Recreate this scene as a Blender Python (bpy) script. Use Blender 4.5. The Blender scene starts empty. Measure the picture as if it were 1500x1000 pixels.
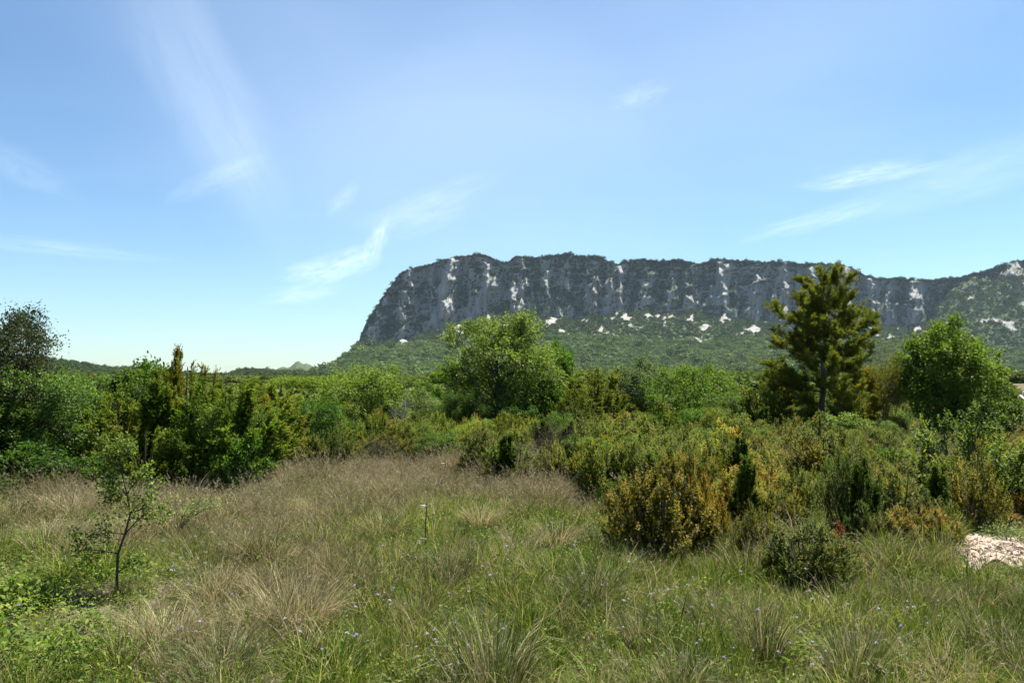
import bpy, math, random
import numpy as np
from mathutils import Vector, Matrix

PI = math.pi
rad = math.radians
SC = bpy.context.scene
COL = SC.collection

# ------------------------------------------------------------------ camera, sky, sun, exposure
F = 1150.0          # focal length in pixels of a 1500 px wide frame
HOR = 548.0         # row of the horizon in that frame
EYE = 2.0           # camera height over the meadow
cam_d = bpy.data.cameras.new('camera')
cam = bpy.data.objects.new('camera', cam_d)
COL.objects.link(cam)
cam_d.sensor_width = 36.0
cam_d.lens = F / 1500.0 * 36.0
cam_d.clip_start = 0.05
cam_d.clip_end = 30000
cam.location = (0, 0, EYE)
cam.rotation_euler = (rad(90) + math.atan((HOR - 500) / F), 0, 0)
SC.camera = cam

SUN_EL = rad(64)
SUN_AZ = rad(47)     # clockwise from the view direction (+Y)
sun_dir = Vector((math.sin(SUN_AZ) * math.cos(SUN_EL), math.cos(SUN_AZ) * math.cos(SUN_EL), math.sin(SUN_EL)))
sd = bpy.data.lights.new('sun', 'SUN')
sd.energy = 5.0
sd.angle = rad(0.53)
sd.color = (1.0, 0.955, 0.88)
sun = bpy.data.objects.new('sun', sd)
COL.objects.link(sun)
sun.rotation_euler = (-sun_dir).to_track_quat('-Z', 'Y').to_euler()
sun.location = (20, 10, 60)

SC.view_settings.view_transform = 'Standard'
SC.view_settings.look = 'None'
SC.view_settings.exposure = 1.47
SC.view_settings.gamma = 1.0
SC.view_settings.use_curve_mapping = False
SC.cycles.use_denoising = True
SC.cycles.max_bounces = 4
SC.cycles.diffuse_bounces = 3
SC.cycles.transmission_bounces = 3
SC.cycles.volume_bounces = 1


class NT:
    """small helper round a node tree"""
    def __init__(s, tree):
        s.t = tree
        tree.nodes.clear()

    def n(s, typ, **kw):
        nd = s.t.nodes.new(typ)
        for k, v in kw.items():
            if k.startswith('i_'):
                nd.inputs[k[2:].replace('_', ' ')].default_value = v
            else:
                setattr(nd, k, v)
        return nd

    def l(s, a, b):
        s.t.links.new(a, b)

    def math(s, op, a, b=None, clamp=False):
        nd = s.t.nodes.new('ShaderNodeMath')
        nd.operation = op
        nd.use_clamp = clamp
        for i, v in enumerate((a, b)):
            if v is None:
                continue
            if isinstance(v, (int, float)):
                nd.inputs[i].default_value = v
            else:
                s.l(v, nd.inputs[i])
        return nd.outputs[0]

    def mix(s, fac, a, b, typ='MIX'):
        nd = s.t.nodes.new('ShaderNodeMix')
        nd.data_type = 'RGBA'
        nd.blend_type = typ
        for i, v in ((0, fac), (6, a), (7, b)):
            if isinstance(v, (int, float)):
                nd.inputs[i].default_value = v
            elif isinstance(v, tuple):
                nd.inputs[i].default_value = (*v, 1.0) if len(v) == 3 else v
            else:
                s.l(v, nd.inputs[i])
        return nd.outputs[2]

    def ramp(s, fac, stops):
        nd = s.t.nodes.new('ShaderNodeValToRGB')
        cr = nd.color_ramp
        while len(cr.elements) < len(stops):
            cr.elements.new(0.5)
        for e, (p, c) in zip(cr.elements, stops):
            e.position = p
            e.color = (*c, 1.0) if len(c) == 3 else c
        s.l(fac, nd.inputs[0])
        return nd.outputs[0]

    def noise(s, vec, scale, detail=3.0, rough=0.55, dist=0.0):
        nd = s.t.nodes.new('ShaderNodeTexNoise')
        nd.inputs['Scale'].default_value = scale
        nd.inputs['Detail'].default_value = detail
        nd.inputs['Roughness'].default_value = rough
        nd.inputs['Distortion'].default_value = dist
        if vec is not None:
            s.l(vec, nd.inputs['Vector'])
        return nd.outputs[0]


def make_world():
    w = bpy.data.worlds.new('World')
    SC.world = w
    w.use_nodes = True
    t = NT(w.node_tree)
    sky = t.n('ShaderNodeTexSky', sky_type='NISHITA', sun_disc=False)
    sky.sun_elevation = SUN_EL
    sky.sun_rotation = SUN_AZ
    sky.altitude = 150
    sky.air_density = 1.0
    sky.dust_density = 0.25
    sky.ozone_density = 0.6
    geo = t.n('ShaderNodeTexCoord')
    sep = t.n('ShaderNodeSeparateXYZ')
    t.l(geo.outputs['Generated'], sep.inputs[0])
    X, Y, Z = sep.outputs
    # angles on the sky, in degrees
    az = t.math('MULTIPLY', t.math('ARCTAN2', X, Y), 180 / PI)
    el = t.math('MULTIPLY', t.math('ARCSINE', Z), 180 / PI)
    # thin high cirrus veil over the whole dome (projected on a flat layer)
    zz = t.math('MAXIMUM', t.math('ADD', Z, 0.12), 0.03)
    comb = t.n('ShaderNodeCombineXYZ')
    t.l(t.math('DIVIDE', X, zz), comb.inputs[0])
    t.l(t.math('DIVIDE', Y, zz), comb.inputs[1])
    mp = t.n('ShaderNodeMapping')
    mp.inputs['Rotation'].default_value = (0, 0, rad(35))
    mp.inputs['Scale'].default_value = (0.55, 1.5, 1)
    t.l(comb.outputs[0], mp.inputs[0])
    n1 = t.noise(mp.outputs[0], 1.1, 6, 0.6, 0.6)
    n2 = t.noise(comb.outputs[0], 0.45, 2, 0.5)
    veil = t.math('MULTIPLY', t.math('SUBTRACT', n1, 0.42, True), 1.5, True)
    veil = t.math('MULTIPLY', veil, t.math('MULTIPLY', t.math('SUBTRACT', n2, 0.33, True), 3.0, True))
    veil = t.math('MULTIPLY', veil, 0.10)
    # fibre texture of the wisps, in sky angles
    ca = t.n('ShaderNodeCombineXYZ')
    t.l(az, ca.inputs[0])
    t.l(el, ca.inputs[1])

    def wisp(px, py, lx, ly, ang, amp, seed, soft=1.5, thr=0.3):
        """one cirrus wisp: centre (px, py), half sizes in px of the 1500 px frame, tilt in degrees"""
        a0 = math.degrees(math.atan((px - 750) / F))
        e0 = math.degrees(math.atan((HOR - py) / F) * math.cos(math.atan((px - 750) / F)))
        k = math.degrees(1 / F)
        m = t.n('ShaderNodeMapping')
        m.vector_type = 'TEXTURE'
        m.inputs['Location'].default_value = (a0, e0, 0)
        m.inputs['Rotation'].default_value = (0, 0, rad(ang))
        m.inputs['Scale'].default_value = (lx * k, ly * k, 1)
        t.l(ca.outputs[0], m.inputs[0])
        dv = t.n('ShaderNodeVectorMath', operation='ADD')
        dv.inputs[1].default_value = (seed * 3.1, seed * 1.7, seed)
        t.l(m.outputs[0], dv.inputs[0])
        ns = t.noise(dv.outputs[0], 2.4, 9, 0.66, 0.5)
        warp = t.n('ShaderNodeVectorMath', operation='SCALE')
        nc = t.t.nodes.new('ShaderNodeTexNoise')
        nc.inputs['Scale'].default_value = 0.9
        nc.inputs['Detail'].default_value = 3
        t.l(dv.outputs[0], nc.inputs['Vector'])
        sub = t.n('ShaderNodeVectorMath', operation='SUBTRACT')
        sub.inputs[1].default_value = (0.5, 0.5, 0.5)
        t.l(nc.outputs['Color'], sub.inputs[0])
        t.l(sub.outputs[0], warp.inputs[0])
        warp.inputs['Scale'].default_value = 1.1
        ad = t.n('ShaderNodeVectorMath', operation='ADD')
        t.l(m.outputs[0], ad.inputs[0])
        t.l(warp.outputs[0], ad.inputs[1])
        sp = t.n('ShaderNodeSeparateXYZ')
        t.l(ad.outputs[0], sp.inputs[0])
        d2 = t.math('ADD', t.math('POWER', sp.outputs[0], 2.0), t.math('POWER', sp.outputs[1], 2.0))
        fall = t.math('SUBTRACT', 1.0, d2, True)
        fall = t.math('POWER', fall, soft)
        tex = t.math('MULTIPLY', t.math('SUBTRACT', ns, thr, True), 2.2, True)
        return t.math('MULTIPLY', t.math('MULTIPLY', fall, tex), amp)

    tot = veil
    for a in ((300, 140, 270, 75, -60, 0.13, 1, 1.8, 0.08), (480, 120, 640, 330, -30, 0.13, 2, 2.2, -0.1), (480, 393, 80, 24, 16, 0.62, 3),
              (551, 352, 44, 20, 70, 0.45, 4), (440, 430, 66, 17, 10, 0.4, 5), (500, 290, 40, 16, 45, 0.22, 6),
              (1270, 254, 95, 17, 4, 0.5, 7), (1190, 322, 120, 17, 12, 0.34, 8), (945, 132, 60, 22, 10, 0.2, 9),
              (85, 363, 140, 12, -4, 0.22, 10), (310, 260, 90, 18, 28, 0.2, 11),
              (1440, 245, 220, 44, 12, 0.16, 13, 1.5, 0.2), (640, 300, 150, 34, 20, 0.2, 14), (1050, 40, 800, 300, 10, 0.13, 15, 2.2, -0.1),
              (20, 240, 90, 30, -20, 0.14, 16)):
        tot = t.math('ADD', tot, wisp(*a))
    tot = t.math('MULTIPLY', tot, t.math('MULTIPLY', t.math('ADD', Z, 0.02, True), 8.0, True))
    tot = t.math('MINIMUM', tot, 0.85)
    clear = t.mix(1.0, sky.outputs[0], (0.775, 0.985, 1.125), 'MULTIPLY')
    colr = t.mix(tot, clear, (9.6, 10.8, 11.6))
    bg = t.n('ShaderNodeBackground')
    t.l(colr, bg.inputs[0])
    bg.inputs[1].default_value = 0.051
    out = t.n('ShaderNodeOutputWorld')
    t.l(bg.outputs[0], out.inputs[0])


make_world()

# ------------------------------------------------------------------ helpers
rng = np.random.default_rng(7)


def tag(o, label=None, cat=None, group=None, kind=None):
    if label: o['label'] = label
    if cat: o['category'] = cat
    if group: o['group'] = group
    if kind: o['kind'] = kind
    return o


_LAT = np.random.default_rng(11).random((256, 256))


def vnoise(x, y, seed=0):
    x = np.asarray(x, float) + seed * 17.31
    y = np.asarray(y, float) + seed * 9.73
    xi = np.floor(x).astype(int); yi = np.floor(y).astype(int)
    fx = x - xi; fy = y - yi
    fx = fx * fx * (3 - 2 * fx); fy = fy * fy * (3 - 2 * fy)
    a = _LAT[xi % 256, yi % 256]; b = _LAT[(xi + 1) % 256, yi % 256]
    c = _LAT[xi % 256, (yi + 1) % 256]; d = _LAT[(xi + 1) % 256, (yi + 1) % 256]
    return (a * (1 - fx) + b * fx) * (1 - fy) + (c * (1 - fx) + d * fx) * fy


def fbm(x, y, seed=0, octv=4, gain=0.5):
    s = 0; a = 1; tot = 0
    for k in range(octv):
        s = s + a * vnoise(x * 2 ** k, y * 2 ** k, seed + k * 5); tot += a; a *= gain
    return s / tot


def ridged(x, y, seed=0, octv=3):
    s = 0; a = 1; tot = 0
    for k in range(octv):
        s = s + a * (1 - np.abs(2 * vnoise(x * 2 ** k, y * 2 ** k, seed + k * 7) - 1)); tot += a; a *= 0.5
    return s / tot


def ground_z(x, y):
    x = np.asarray(x, float); y = np.asarray(y, float)
    r = np.hypot(x, y)
    near = np.exp(-(r / 60) ** 2)
    z = 0.09 * np.sin(x * 0.55 + 0.7) * np.cos(y * 0.43) + 0.05 * np.sin(x * 1.3 + y * 0.9) + 0.03 * np.cos(x * 2.1 - y * 1.7)
    return z * near


def at(px, D):
    """ground point at lateral pixel column px (1500 px frame), D metres ahead"""
    x = (px - 750) / F * D
    return float(x), float(D), float(ground_z(x, D))


def norm(v):
    return v / np.maximum(np.linalg.norm(v, axis=-1, keepdims=True), 1e-9)


class MB:
    def __init__(s):
        s.v = []; s.f = []; s.t = []; s.n = 0

    def add(s, V, Fc, T):
        s.v.append(np.asarray(V, np.float32)); s.f.append(np.asarray(Fc, np.int64) + s.n)
        s.t.append(np.broadcast_to(np.asarray(T, np.float32), (len(V),)))
        s.n += len(V)

    def leaves(s, P, A, N, L, W, T, fold=0.18, pos=0.45):
        """diamond leaves: base P, axis A, normal N, length L, width W, tint T"""
        n = len(P)
        if n == 0: return
        L = np.broadcast_to(L, (n,))[:, None]; W = np.broadcast_to(W, (n,))[:, None]
        A = norm(A); S = norm(np.cross(A, N)); Nn = np.cross(S, A)
        mid = P + A * L * pos
        V = np.stack([P, mid + S * W * .5 + Nn * W * fold, P + A * L, mid - S * W * .5 + Nn * W * fold], 1).reshape(-1, 3)
        Fc = np.arange(n * 4).reshape(n, 4)
        s.add(V, Fc, np.repeat(np.broadcast_to(T, (n,)), 4))

    def tube(s, pts, r0, r1, k=5, T=0.5):
        pts = np.asarray(pts, float); m = len(pts)
        d = np.gradient(pts, axis=0); d = norm(d)
        ref = np.where(np.abs(d[:, 2:3]) > 0.9, np.array([[1., 0, 0]]), np.array([[0, 0, 1.]]))
        a = norm(np.cross(d, ref)); b = np.cross(d, a)
        R = np.linspace(r0, r1, m)[:, None, None]
        ang = np.arange(k) / k * 2 * PI
        V = pts[:, None, :] + R * (np.cos(ang)[None, :, None] * a[:, None, :] + np.sin(ang)[None, :, None] * b[:, None, :])
        i = np.arange(m - 1)[:, None] * k; j = np.arange(k)[None, :]; jn = (j + 1) % k
        Fc = np.stack([i + j, i + jn, i + k + jn, i + k + j], -1).reshape(-1, 4)
        s.add(V.reshape(-1, 3), Fc, T)

    def blades(s, P, D0, D1, L, W, T, seg=3):
        """curved grass blades: base P, start dir D0, end dir D1, length L, width W"""
        n = len(P)
        L = np.broadcast_to(L, (n,)); W = np.broadcast_to(W, (n,))
        ts = np.linspace(0, 1, seg + 1)
        pts = [P]
        for k in range(seg):
            tm = (ts[k] + ts[k + 1]) / 2
            d = norm(D0 * (1 - tm) + D1 * tm)
            pts.append(pts[-1] + d * (L / seg)[:, None])
        ra = rng.random(n) * PI
        side = np.stack([np.cos(ra), np.sin(ra), np.zeros(n)], 1)
        V = []
        for k in range(seg):
            w = (W * (1 - 0.75 * ts[k]) * .5)[:, None]
            V += [pts[k] - side * w, pts[k] + side * w]
        V.append(pts[seg])
        V.append(pts[seg] + side * (W * .12)[:, None])
        m = 2 * seg + 2
        V = np.stack(V, 1).reshape(-1, 3)
        q = [[2 * k, 2 * k + 1, 2 * k + 3, 2 * k + 2] for k in range(seg)]
        Fc = (np.arange(n)[:, None, None] * m + np.array(q)[None]).reshape(-1, 4)
        s.add(V, Fc, np.repeat(np.broadcast_to(T, (n,)), m))

    def mesh(s, name, mat, smooth=False):
        V = np.concatenate(s.v); T = np.concatenate(s.t)
        Fl = s.f
        nq = sum(len(f) for f in Fl)
        me = bpy.data.meshes.new(name)
        me.vertices.add(len(V)); me.vertices.foreach_set('co', V.ravel().astype(np.float32))
        sizes = np.concatenate([np.full(len(f), f.shape[1]) for f in Fl])
        loops = np.concatenate([f.ravel() for f in Fl])
        me.loops.add(len(loops)); me.loops.foreach_set('vertex_index', loops.astype(np.int32))
        me.polygons.add(nq)
        st = np.concatenate([[0], np.cumsum(sizes)[:-1]])
        me.polygons.foreach_set('loop_start', st.astype(np.int32))
        if smooth: me.polygons.foreach_set('use_smooth', np.ones(nq, bool))
        at_ = me.attributes.new('tint', 'FLOAT', 'POINT'); at_.data.foreach_set('value', T.astype(np.float32))
        me.update(calc_edges=True)
        me.validate()
        if mat: me.materials.append(mat)
        return me


def link(name, me, parent=None):
    o = bpy.data.objects.new(name, me)
    COL.objects.link(o)
    if parent: o.parent = parent
    return o


def scatter(name, P, rot, scl, idx, sources, label):
    """one object of kind stuff: geometry-node instances of SOURCES on points"""
    me = bpy.data.meshes.new(name)
    n = len(P)
    me.vertices.add(n); me.vertices.foreach_set('co', np.asarray(P, np.float32).ravel())
    a = me.attributes.new('rot', 'FLOAT_VECTOR', 'POINT'); a.data.foreach_set('vector', np.asarray(rot, np.float32).ravel())
    a = me.attributes.new('scl', 'FLOAT_VECTOR', 'POINT'); a.data.foreach_set('vector', np.asarray(scl, np.float32).ravel())
    a = me.attributes.new('idx', 'INT', 'POINT'); a.data.foreach_set('value', np.asarray(idx, np.int32))
    o = link(name, me)
    tag(o, label, None, None, 'stuff')
    c = bpy.data.collections.new(name + '_sources')
    for k, m in enumerate(sources):
        so = bpy.data.objects.new(name, m)
        so.name = '%s_piece.%03d' % (name, k)
        so['kind'] = 'stuff'
        c.objects.link(so)
    g = bpy.data.node_groups.new(name, 'GeometryNodeTree')
    g.interface.new_socket('Geometry', in_out='INPUT', socket_type='NodeSocketGeometry')
    g.interface.new_socket('Geometry', in_out='OUTPUT', socket_type='NodeSocketGeometry')
    N = g.nodes
    gi = N.new('NodeGroupInput'); go = N.new('NodeGroupOutput')
    ci = N.new('GeometryNodeCollectionInfo')
    ci.inputs['Collection'].default_value = c
    ci.inputs['Separate Children'].default_value = True
    ci.inputs['Reset Children'].default_value = True
    ip = N.new('GeometryNodeInstanceOnPoints')
    ip.inputs['Pick Instance'].default_value = True

    def attr(nm, typ):
        q = N.new('GeometryNodeInputNamedAttribute'); q.data_type = typ; q.inputs['Name'].default_value = nm
        return q.outputs[0]
    L = g.links.new
    L(gi.outputs[0], ip.inputs['Points']); L(ci.outputs[0], ip.inputs['Instance'])
    L(attr('idx', 'INT'), ip.inputs['Instance Index'])
    e2r = N.new('FunctionNodeEulerToRotation')
    L(attr('rot', 'FLOAT_VECTOR'), e2r.inputs[0]); L(e2r.outputs[0], ip.inputs['Rotation'])
    L(attr('scl', 'FLOAT_VECTOR'), ip.inputs['Scale'])
    L(ip.outputs[0], go.inputs[0])
    md = o.modifiers.new('scatter', 'NODES'); md.node_group = g
    return o


# ------------------------------------------------------------------ materials
def leaf_material(name, stops, transl=0.35, rough=0.5, spec=0.3, vary=0.35, nscale=1.3, tcol=(1.15, 1.2, 0.6)):
    m = bpy.data.materials.new(name); m.use_nodes = True
    t = NT(m.node_tree)
    at_ = t.n('ShaderNodeAttribute', attribute_name='tint')
    oi = t.n('ShaderNodeObjectInfo')
    geo = t.n('ShaderNodeNewGeometry')
    ns = t.noise(geo.outputs['Position'], nscale, 2)
    f = t.math('ADD', at_.outputs['Fac'], t.math('MULTIPLY', t.math('SUBTRACT', oi.outputs['Random'], 0.5), vary))
    f = t.math('ADD', f, t.math('MULTIPLY', t.math('SUBTRACT', ns, 0.5), 0.7), True)
    c = t.ramp(f, stops)
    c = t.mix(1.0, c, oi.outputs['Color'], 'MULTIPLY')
    p = t.n('ShaderNodeBsdfPrincipled')
    t.l(c, p.inputs['Base Color'])
    p.inputs['Roughness'].default_value = min(.8, rough + .12)
    p.inputs['Specular IOR Level'].default_value = spec * .35
    tr = t.n('ShaderNodeBsdfTranslucent')
    t.l(t.mix(1.0, c, tcol, 'MULTIPLY'), tr.inputs[0])
    mx = t.n('ShaderNodeMixShader')
    mx.inputs[0].default_value = transl
    t.l(p.outputs[0], mx.inputs[1]); t.l(tr.outputs[0], mx.inputs[2])
    out = t.n('ShaderNodeOutputMaterial')
    t.l(mx.outputs[0], out.inputs[0])
    return m


def bark_material(name, c0, c1, scale=25):
    m = bpy.data.materials.new(name); m.use_nodes = True
    t = NT(m.node_tree)
    geo = t.n('ShaderNodeTexCoord')
    mp = t.n('ShaderNodeMapping'); mp.inputs['Scale'].default_value = (1, 1, 0.25)
    t.l(geo.outputs['Object'], mp.inputs[0])
    ns = t.noise(mp.outputs[0], scale, 5, 0.65)
    c = t.ramp(ns, [(0.3, c0), (0.7, c1)])
    p = t.n('ShaderNodeBsdfPrincipled')
    t.l(c, p.inputs['Base Color']); p.inputs['Roughness'].default_value = 0.9
    bp = t.n('ShaderNodeBump'); bp.inputs['Strength'].default_value = 0.6; bp.inputs['Distance'].default_value = 0.02
    t.l(ns, bp.inputs['Height']); t.l(bp.outputs[0], p.inputs['Normal'])
    out = t.n('ShaderNodeOutputMaterial'); t.l(p.outputs[0], out.inputs[0])
    return m


def plain_material(name, c, rough=0.6, metallic=0.0, var=0.15, scale=40):
    m = bpy.data.materials.new(name); m.use_nodes = True
    t = NT(m.node_tree)
    geo = t.n('ShaderNodeTexCoord')
    ns = t.noise(geo.outputs['Object'], scale, 4)
    cc = t.ramp(ns, [(0.3, tuple(x * (1 - var) for x in c)), (0.7, tuple(min(1, x * (1 + var)) for x in c))])
    p = t.n('ShaderNodeBsdfPrincipled')
    t.l(cc, p.inputs['Base Color']); p.inputs['Roughness'].default_value = rough; p.inputs['Metallic'].default_value = metallic
    out = t.n('ShaderNodeOutputMaterial'); t.l(p.outputs[0], out.inputs[0])
    return m


M = {}
M['juniper'] = leaf_material('juniper_needles', [(0.0, (0.0264, 0.0503, 0.008)), (0.35, (0.0684, 0.1064, 0.0121)), (0.65, (0.1317, 0.1803, 0.0175)), (0.88, (0.1976, 0.2189, 0.0242)), (1.0, (0.2503, 0.1848, 0.0403))], 0.4)
M['box'] = leaf_material('box_leaves', [(0.0, (0.0228, 0.0405, 0.0051)), (0.3, (0.0633, 0.0885, 0.0101)), (0.6, (0.1455, 0.1708, 0.0164)), (0.85, (0.2277, 0.2125, 0.0253)), (0.95, (0.2783, 0.1898, 0.0304)), (1.0, (0.3289, 0.1518, 0.0316))], 0.42, 0.45, 0.35)
M['oak'] = leaf_material('oak_leaves', [(0.0, (0.0354, 0.0665, 0.0099)), (0.4, (0.0851, 0.1365, 0.0197)), (0.75, (0.1594, 0.2275, 0.0338)), (1.0, (0.2392, 0.2888, 0.0563))], 0.4, 0.42, 0.4)
M['ash'] = leaf_material('ash_leaves', [(0.0, (0.042, 0.0788, 0.0105)), (0.4, (0.0893, 0.1418, 0.0189)), (0.75, (0.1575, 0.21, 0.0368)), (1.0, (0.21, 0.2415, 0.063))], 0.46, 0.45, 0.35)
M['pale'] = leaf_material('pale_leaves', [(0.0, (0.0605, 0.0935, 0.033)), (0.5, (0.132, 0.176, 0.066)), (1.0, (0.242, 0.286, 0.143))], 0.42, 0.5, 0.3)
M['maple'] = leaf_material('maple_leaves', [(0.0, (0.0271, 0.0605, 0.0088)), (0.45, (0.0678, 0.121, 0.0143)), (0.8, (0.1355, 0.198, 0.0275)), (1.0, (0.1971, 0.231, 0.044))], 0.44, 0.42, 0.4)
M['pine'] = leaf_material('pine_needles', [(0.0, (.055, .08, .014)), (0.4, (.115, .14, .021)), (0.8, (.18, .19, .03)), (1.0, (.22, .18, .04))], 0.45, 0.5, 0.3)
M['brownleaf'] = leaf_material('brown_leaves', [(0.0, (.03, .034, .014)), (0.5, (.056, .062, .028)), (1.0, (.09, .082, .045))], 0.2, 0.7, 0.1)
M['redleaf'] = leaf_material('red_leaves', [(0.0, (.16, .02, .012)), (0.6, (.3, .05, .02)), (1.0, (.32, .10, .03))], 0.3, 0.5, 0.3)
M['herb'] = leaf_material('herb_leaves', [(0.0, (.05, .10, .015)), (0.5, (.12, .19, .03)), (1.0, (.24, .28, .06))], 0.4, 0.5, 0.3)
M['grass'] = leaf_material('green_grass_blades', [(0.0, (0.023, 0.0492, 0.005)), (0.3, (0.0607, 0.1047, 0.0108)), (0.6, (0.1046, 0.1603, 0.0184)), (0.84, (0.1622, 0.203, 0.0334)), (1.0, (0.3558, 0.3312, 0.117))], 0.42, 0.55, 0.25, 0.85, 0.6)
M['straw'] = leaf_material('dry_grass_blades', [(0.0, (0.05, 0.055, 0.017)), (0.3, (0.13, 0.125, 0.045)), (0.65, (0.27, 0.225, 0.115)), (1.0, (0.5, 0.42, 0.26))], 0.35, 0.6, 0.2, 0.85, 0.6, (1.1, 1.0, .8))
M['seed'] = leaf_material('seed_head_stems', [(0.0, (.075, .075, .03)), (0.5, (.185, .165, .088)), (1.0, (.35, .31, .20))], 0.3, 0.7, 0.1, 0.4, 0.6, (1.1, .95, .85))
M['rush'] = leaf_material('rush_blades', [(0.0, (0.0194, 0.0393, 0.0096)), (0.4, (0.0484, 0.0787, 0.0192)), (0.75, (0.1144, 0.1365, 0.044)), (1.0, (0.3168, 0.3277, 0.144))], 0.2, 0.5, 0.3, 0.3, 2.0)
M['drymound'] = leaf_material('dry_twigs', [(0.0, (.03, .022, .014)), (0.6, (.075, .05, .032)), (1.0, (.13, .095, .06))], 0.1, 0.8, 0.1)
M['farleaf'] = leaf_material('far_scrub_leaves', [(0.0, (0.035, 0.063, 0.0175)), (0.5, (0.0875, 0.119, 0.0315)), (1.0, (0.175, 0.1925, 0.0525))], 0.25, 0.7, 0.1, 0.9, 0.02)
M['forest'] = leaf_material('hill_forest_leaves', [(0.0, (0.0293, 0.0536, 0.017)), (0.5, (0.0601, 0.0894, 0.0261)), (1.0, (0.1069, 0.1278, 0.0392))], 0.1, 0.8, 0.05, 0.9, 0.006)
M['slopewood'] = leaf_material('slope_wood_leaves', [(0.0, (0.0663, 0.116, 0.0229)), (0.5, (0.1271, 0.1823, 0.0416)), (1.0, (0.1823, 0.221, 0.0624))], 0.1, 0.8, 0.05, 0.9, 0.006)
M['vine'] = leaf_material('vine_leaves', [(0.0, (.08, .13, .012)), (1.0, (.2, .26, .03))], 0.35, 0.6, 0.2)
M['bark'] = bark_material('grey_brown_bark', (.03, .025, .02), (.10, .085, .068))
M['darkbark'] = bark_material('dark_bark', (.02, .016, .012), (.06, .048, .036))
M['greybark'] = bark_material('pale_grey_bark', (.13, .115, .10), (.30, .275, .25))
M['pinebark'] = bark_material('pine_bark', (.035, .025, .018), (.12, .095, .075))


def ground_material():
    m = bpy.data.materials.new('meadow_soil'); m.use_nodes = True
    t = NT(m.node_tree)
    geo = t.n('ShaderNodeNewGeometry')
    P = geo.outputs['Position']
    n1 = t.noise(P, 0.35, 5, 0.6)
    n2 = t.noise(P, 6.0, 6, 0.7)
    n3 = t.noise(P, 45.0, 4, 0.7)
    c = t.ramp(n1, [(0.3, (.055, .07, .022)), (0.5, (.085, .08, .035)), (0.7, (.14, .11, .06))])
    c2 = t.ramp(n2, [(0.35, (.03, .038, .014)), (0.65, (.15, .125, .07))])
    c = t.mix(0.55, c, c2)
    c = t.mix(0.35, c, t.ramp(n3, [(0.35, (.03, .028, .016)), (0.7, (.22, .19, .12))]))
    p = t.n('ShaderNodeBsdfPrincipled')
    t.l(c, p.inputs['Base Color']); p.inputs['Roughness'].default_value = 0.95; p.inputs['Specular IOR Level'].default_value = 0.1
    bp = t.n('ShaderNodeBump'); bp.inputs['Strength'].default_value = 0.8; bp.inputs['Distance'].default_value = 0.03
    t.l(n2, bp.inputs['Height']); t.l(bp.outputs[0], p.inputs['Normal'])
    out = t.n('ShaderNodeOutputMaterial'); t.l(p.outputs[0], out.inputs[0])
    return m


def rock_material():
    """limestone with garrigue scrub: attributes veg (scrub cover) and scree (pale rubble)"""
    m = bpy.data.materials.new('limestone_and_scrub'); m.use_nodes = True
    t = NT(m.node_tree)
    geo = t.n('ShaderNodeNewGeometry')
    P = geo.outputs['Position']
    mp = t.n('ShaderNodeMapping'); mp.inputs['Scale'].default_value = (1, 1, 0.3)
    t.l(P, mp.inputs[0])
    n1 = t.noise(mp.outputs[0], 0.035, 6, 0.65)
    n2 = t.noise(P, 0.06, 6, 0.7)
    n3 = t.noise(P, 0.015, 4, 0.6)
    rock = t.ramp(n1, [(0.25, (.115, .124, .132)), (0.5, (.255, .266, .272)), (0.75, (.35, .35, .34))])
    rock = t.mix(t.math('MULTIPLY', n3, 0.35), rock, (.36, .27, .18))
    green = t.ramp(n2, [(0.3, (.022, .038, .012)), (0.5, (.05, .072, .022)), (0.72, (.10, .108, .042))])
    veg = t.n('ShaderNodeAttribute', attribute_name='veg')
    scr = t.n('ShaderNodeAttribute', attribute_name='scree')
    fv = t.math('ADD', veg.outputs['Fac'], t.math('MULTIPLY', t.math('SUBTRACT', n2, 0.5), 1.6))
    fv = t.math('MULTIPLY', t.math('SUBTRACT', fv, 0.42), 6.0, True)
    c = t.mix(fv, rock, green)
    c = t.mix(scr.outputs['Fac'], c, t.ramp(n2, [(0.3, (.19, .175, .155)), (0.7, (.32, .295, .265))]))
    p = t.n('ShaderNodeBsdfPrincipled')
    t.l(c, p.inputs['Base Color']); p.inputs['Roughness'].default_value = 0.95; p.inputs['Specular IOR Level'].default_value = 0.1
    bp = t.n('ShaderNodeBump'); bp.inputs['Strength'].default_value = 0.9; bp.inputs['Distance'].default_value = 9.0
    t.l(n1, bp.inputs['Height']); t.l(bp.outputs[0], p.inputs['Normal'])
    out = t.n('ShaderNodeOutputMaterial'); t.l(p.outputs[0], out.inputs[0])
    return m


def stone_material(name, c0, c1, scale):
    m = bpy.data.materials.new(name); m.use_nodes = True
    t = NT(m.node_tree)
    geo = t.n('ShaderNodeNewGeometry')
    n1 = t.noise(geo.outputs['Position'], scale, 6, 0.7)
    oi = t.n('ShaderNodeObjectInfo')
    c = t.ramp(t.math('ADD', n1, t.math('MULTIPLY', t.math('SUBTRACT', oi.outputs['Random'], .5), .3)), [(0.3, c0), (0.7, c1)])
    p = t.n('ShaderNodeBsdfPrincipled'); t.l(c, p.inputs['Base Color']); p.inputs['Roughness'].default_value = 0.9
    bp = t.n('ShaderNodeBump'); bp.inputs['Strength'].default_value = 0.7; bp.inputs['Distance'].default_value = 0.03
    t.l(n1, bp.inputs['Height']); t.l(bp.outputs[0], p.inputs['Normal'])
    out = t.n('ShaderNodeOutputMaterial'); t.l(p.outputs[0], out.inputs[0])
    return m


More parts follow.
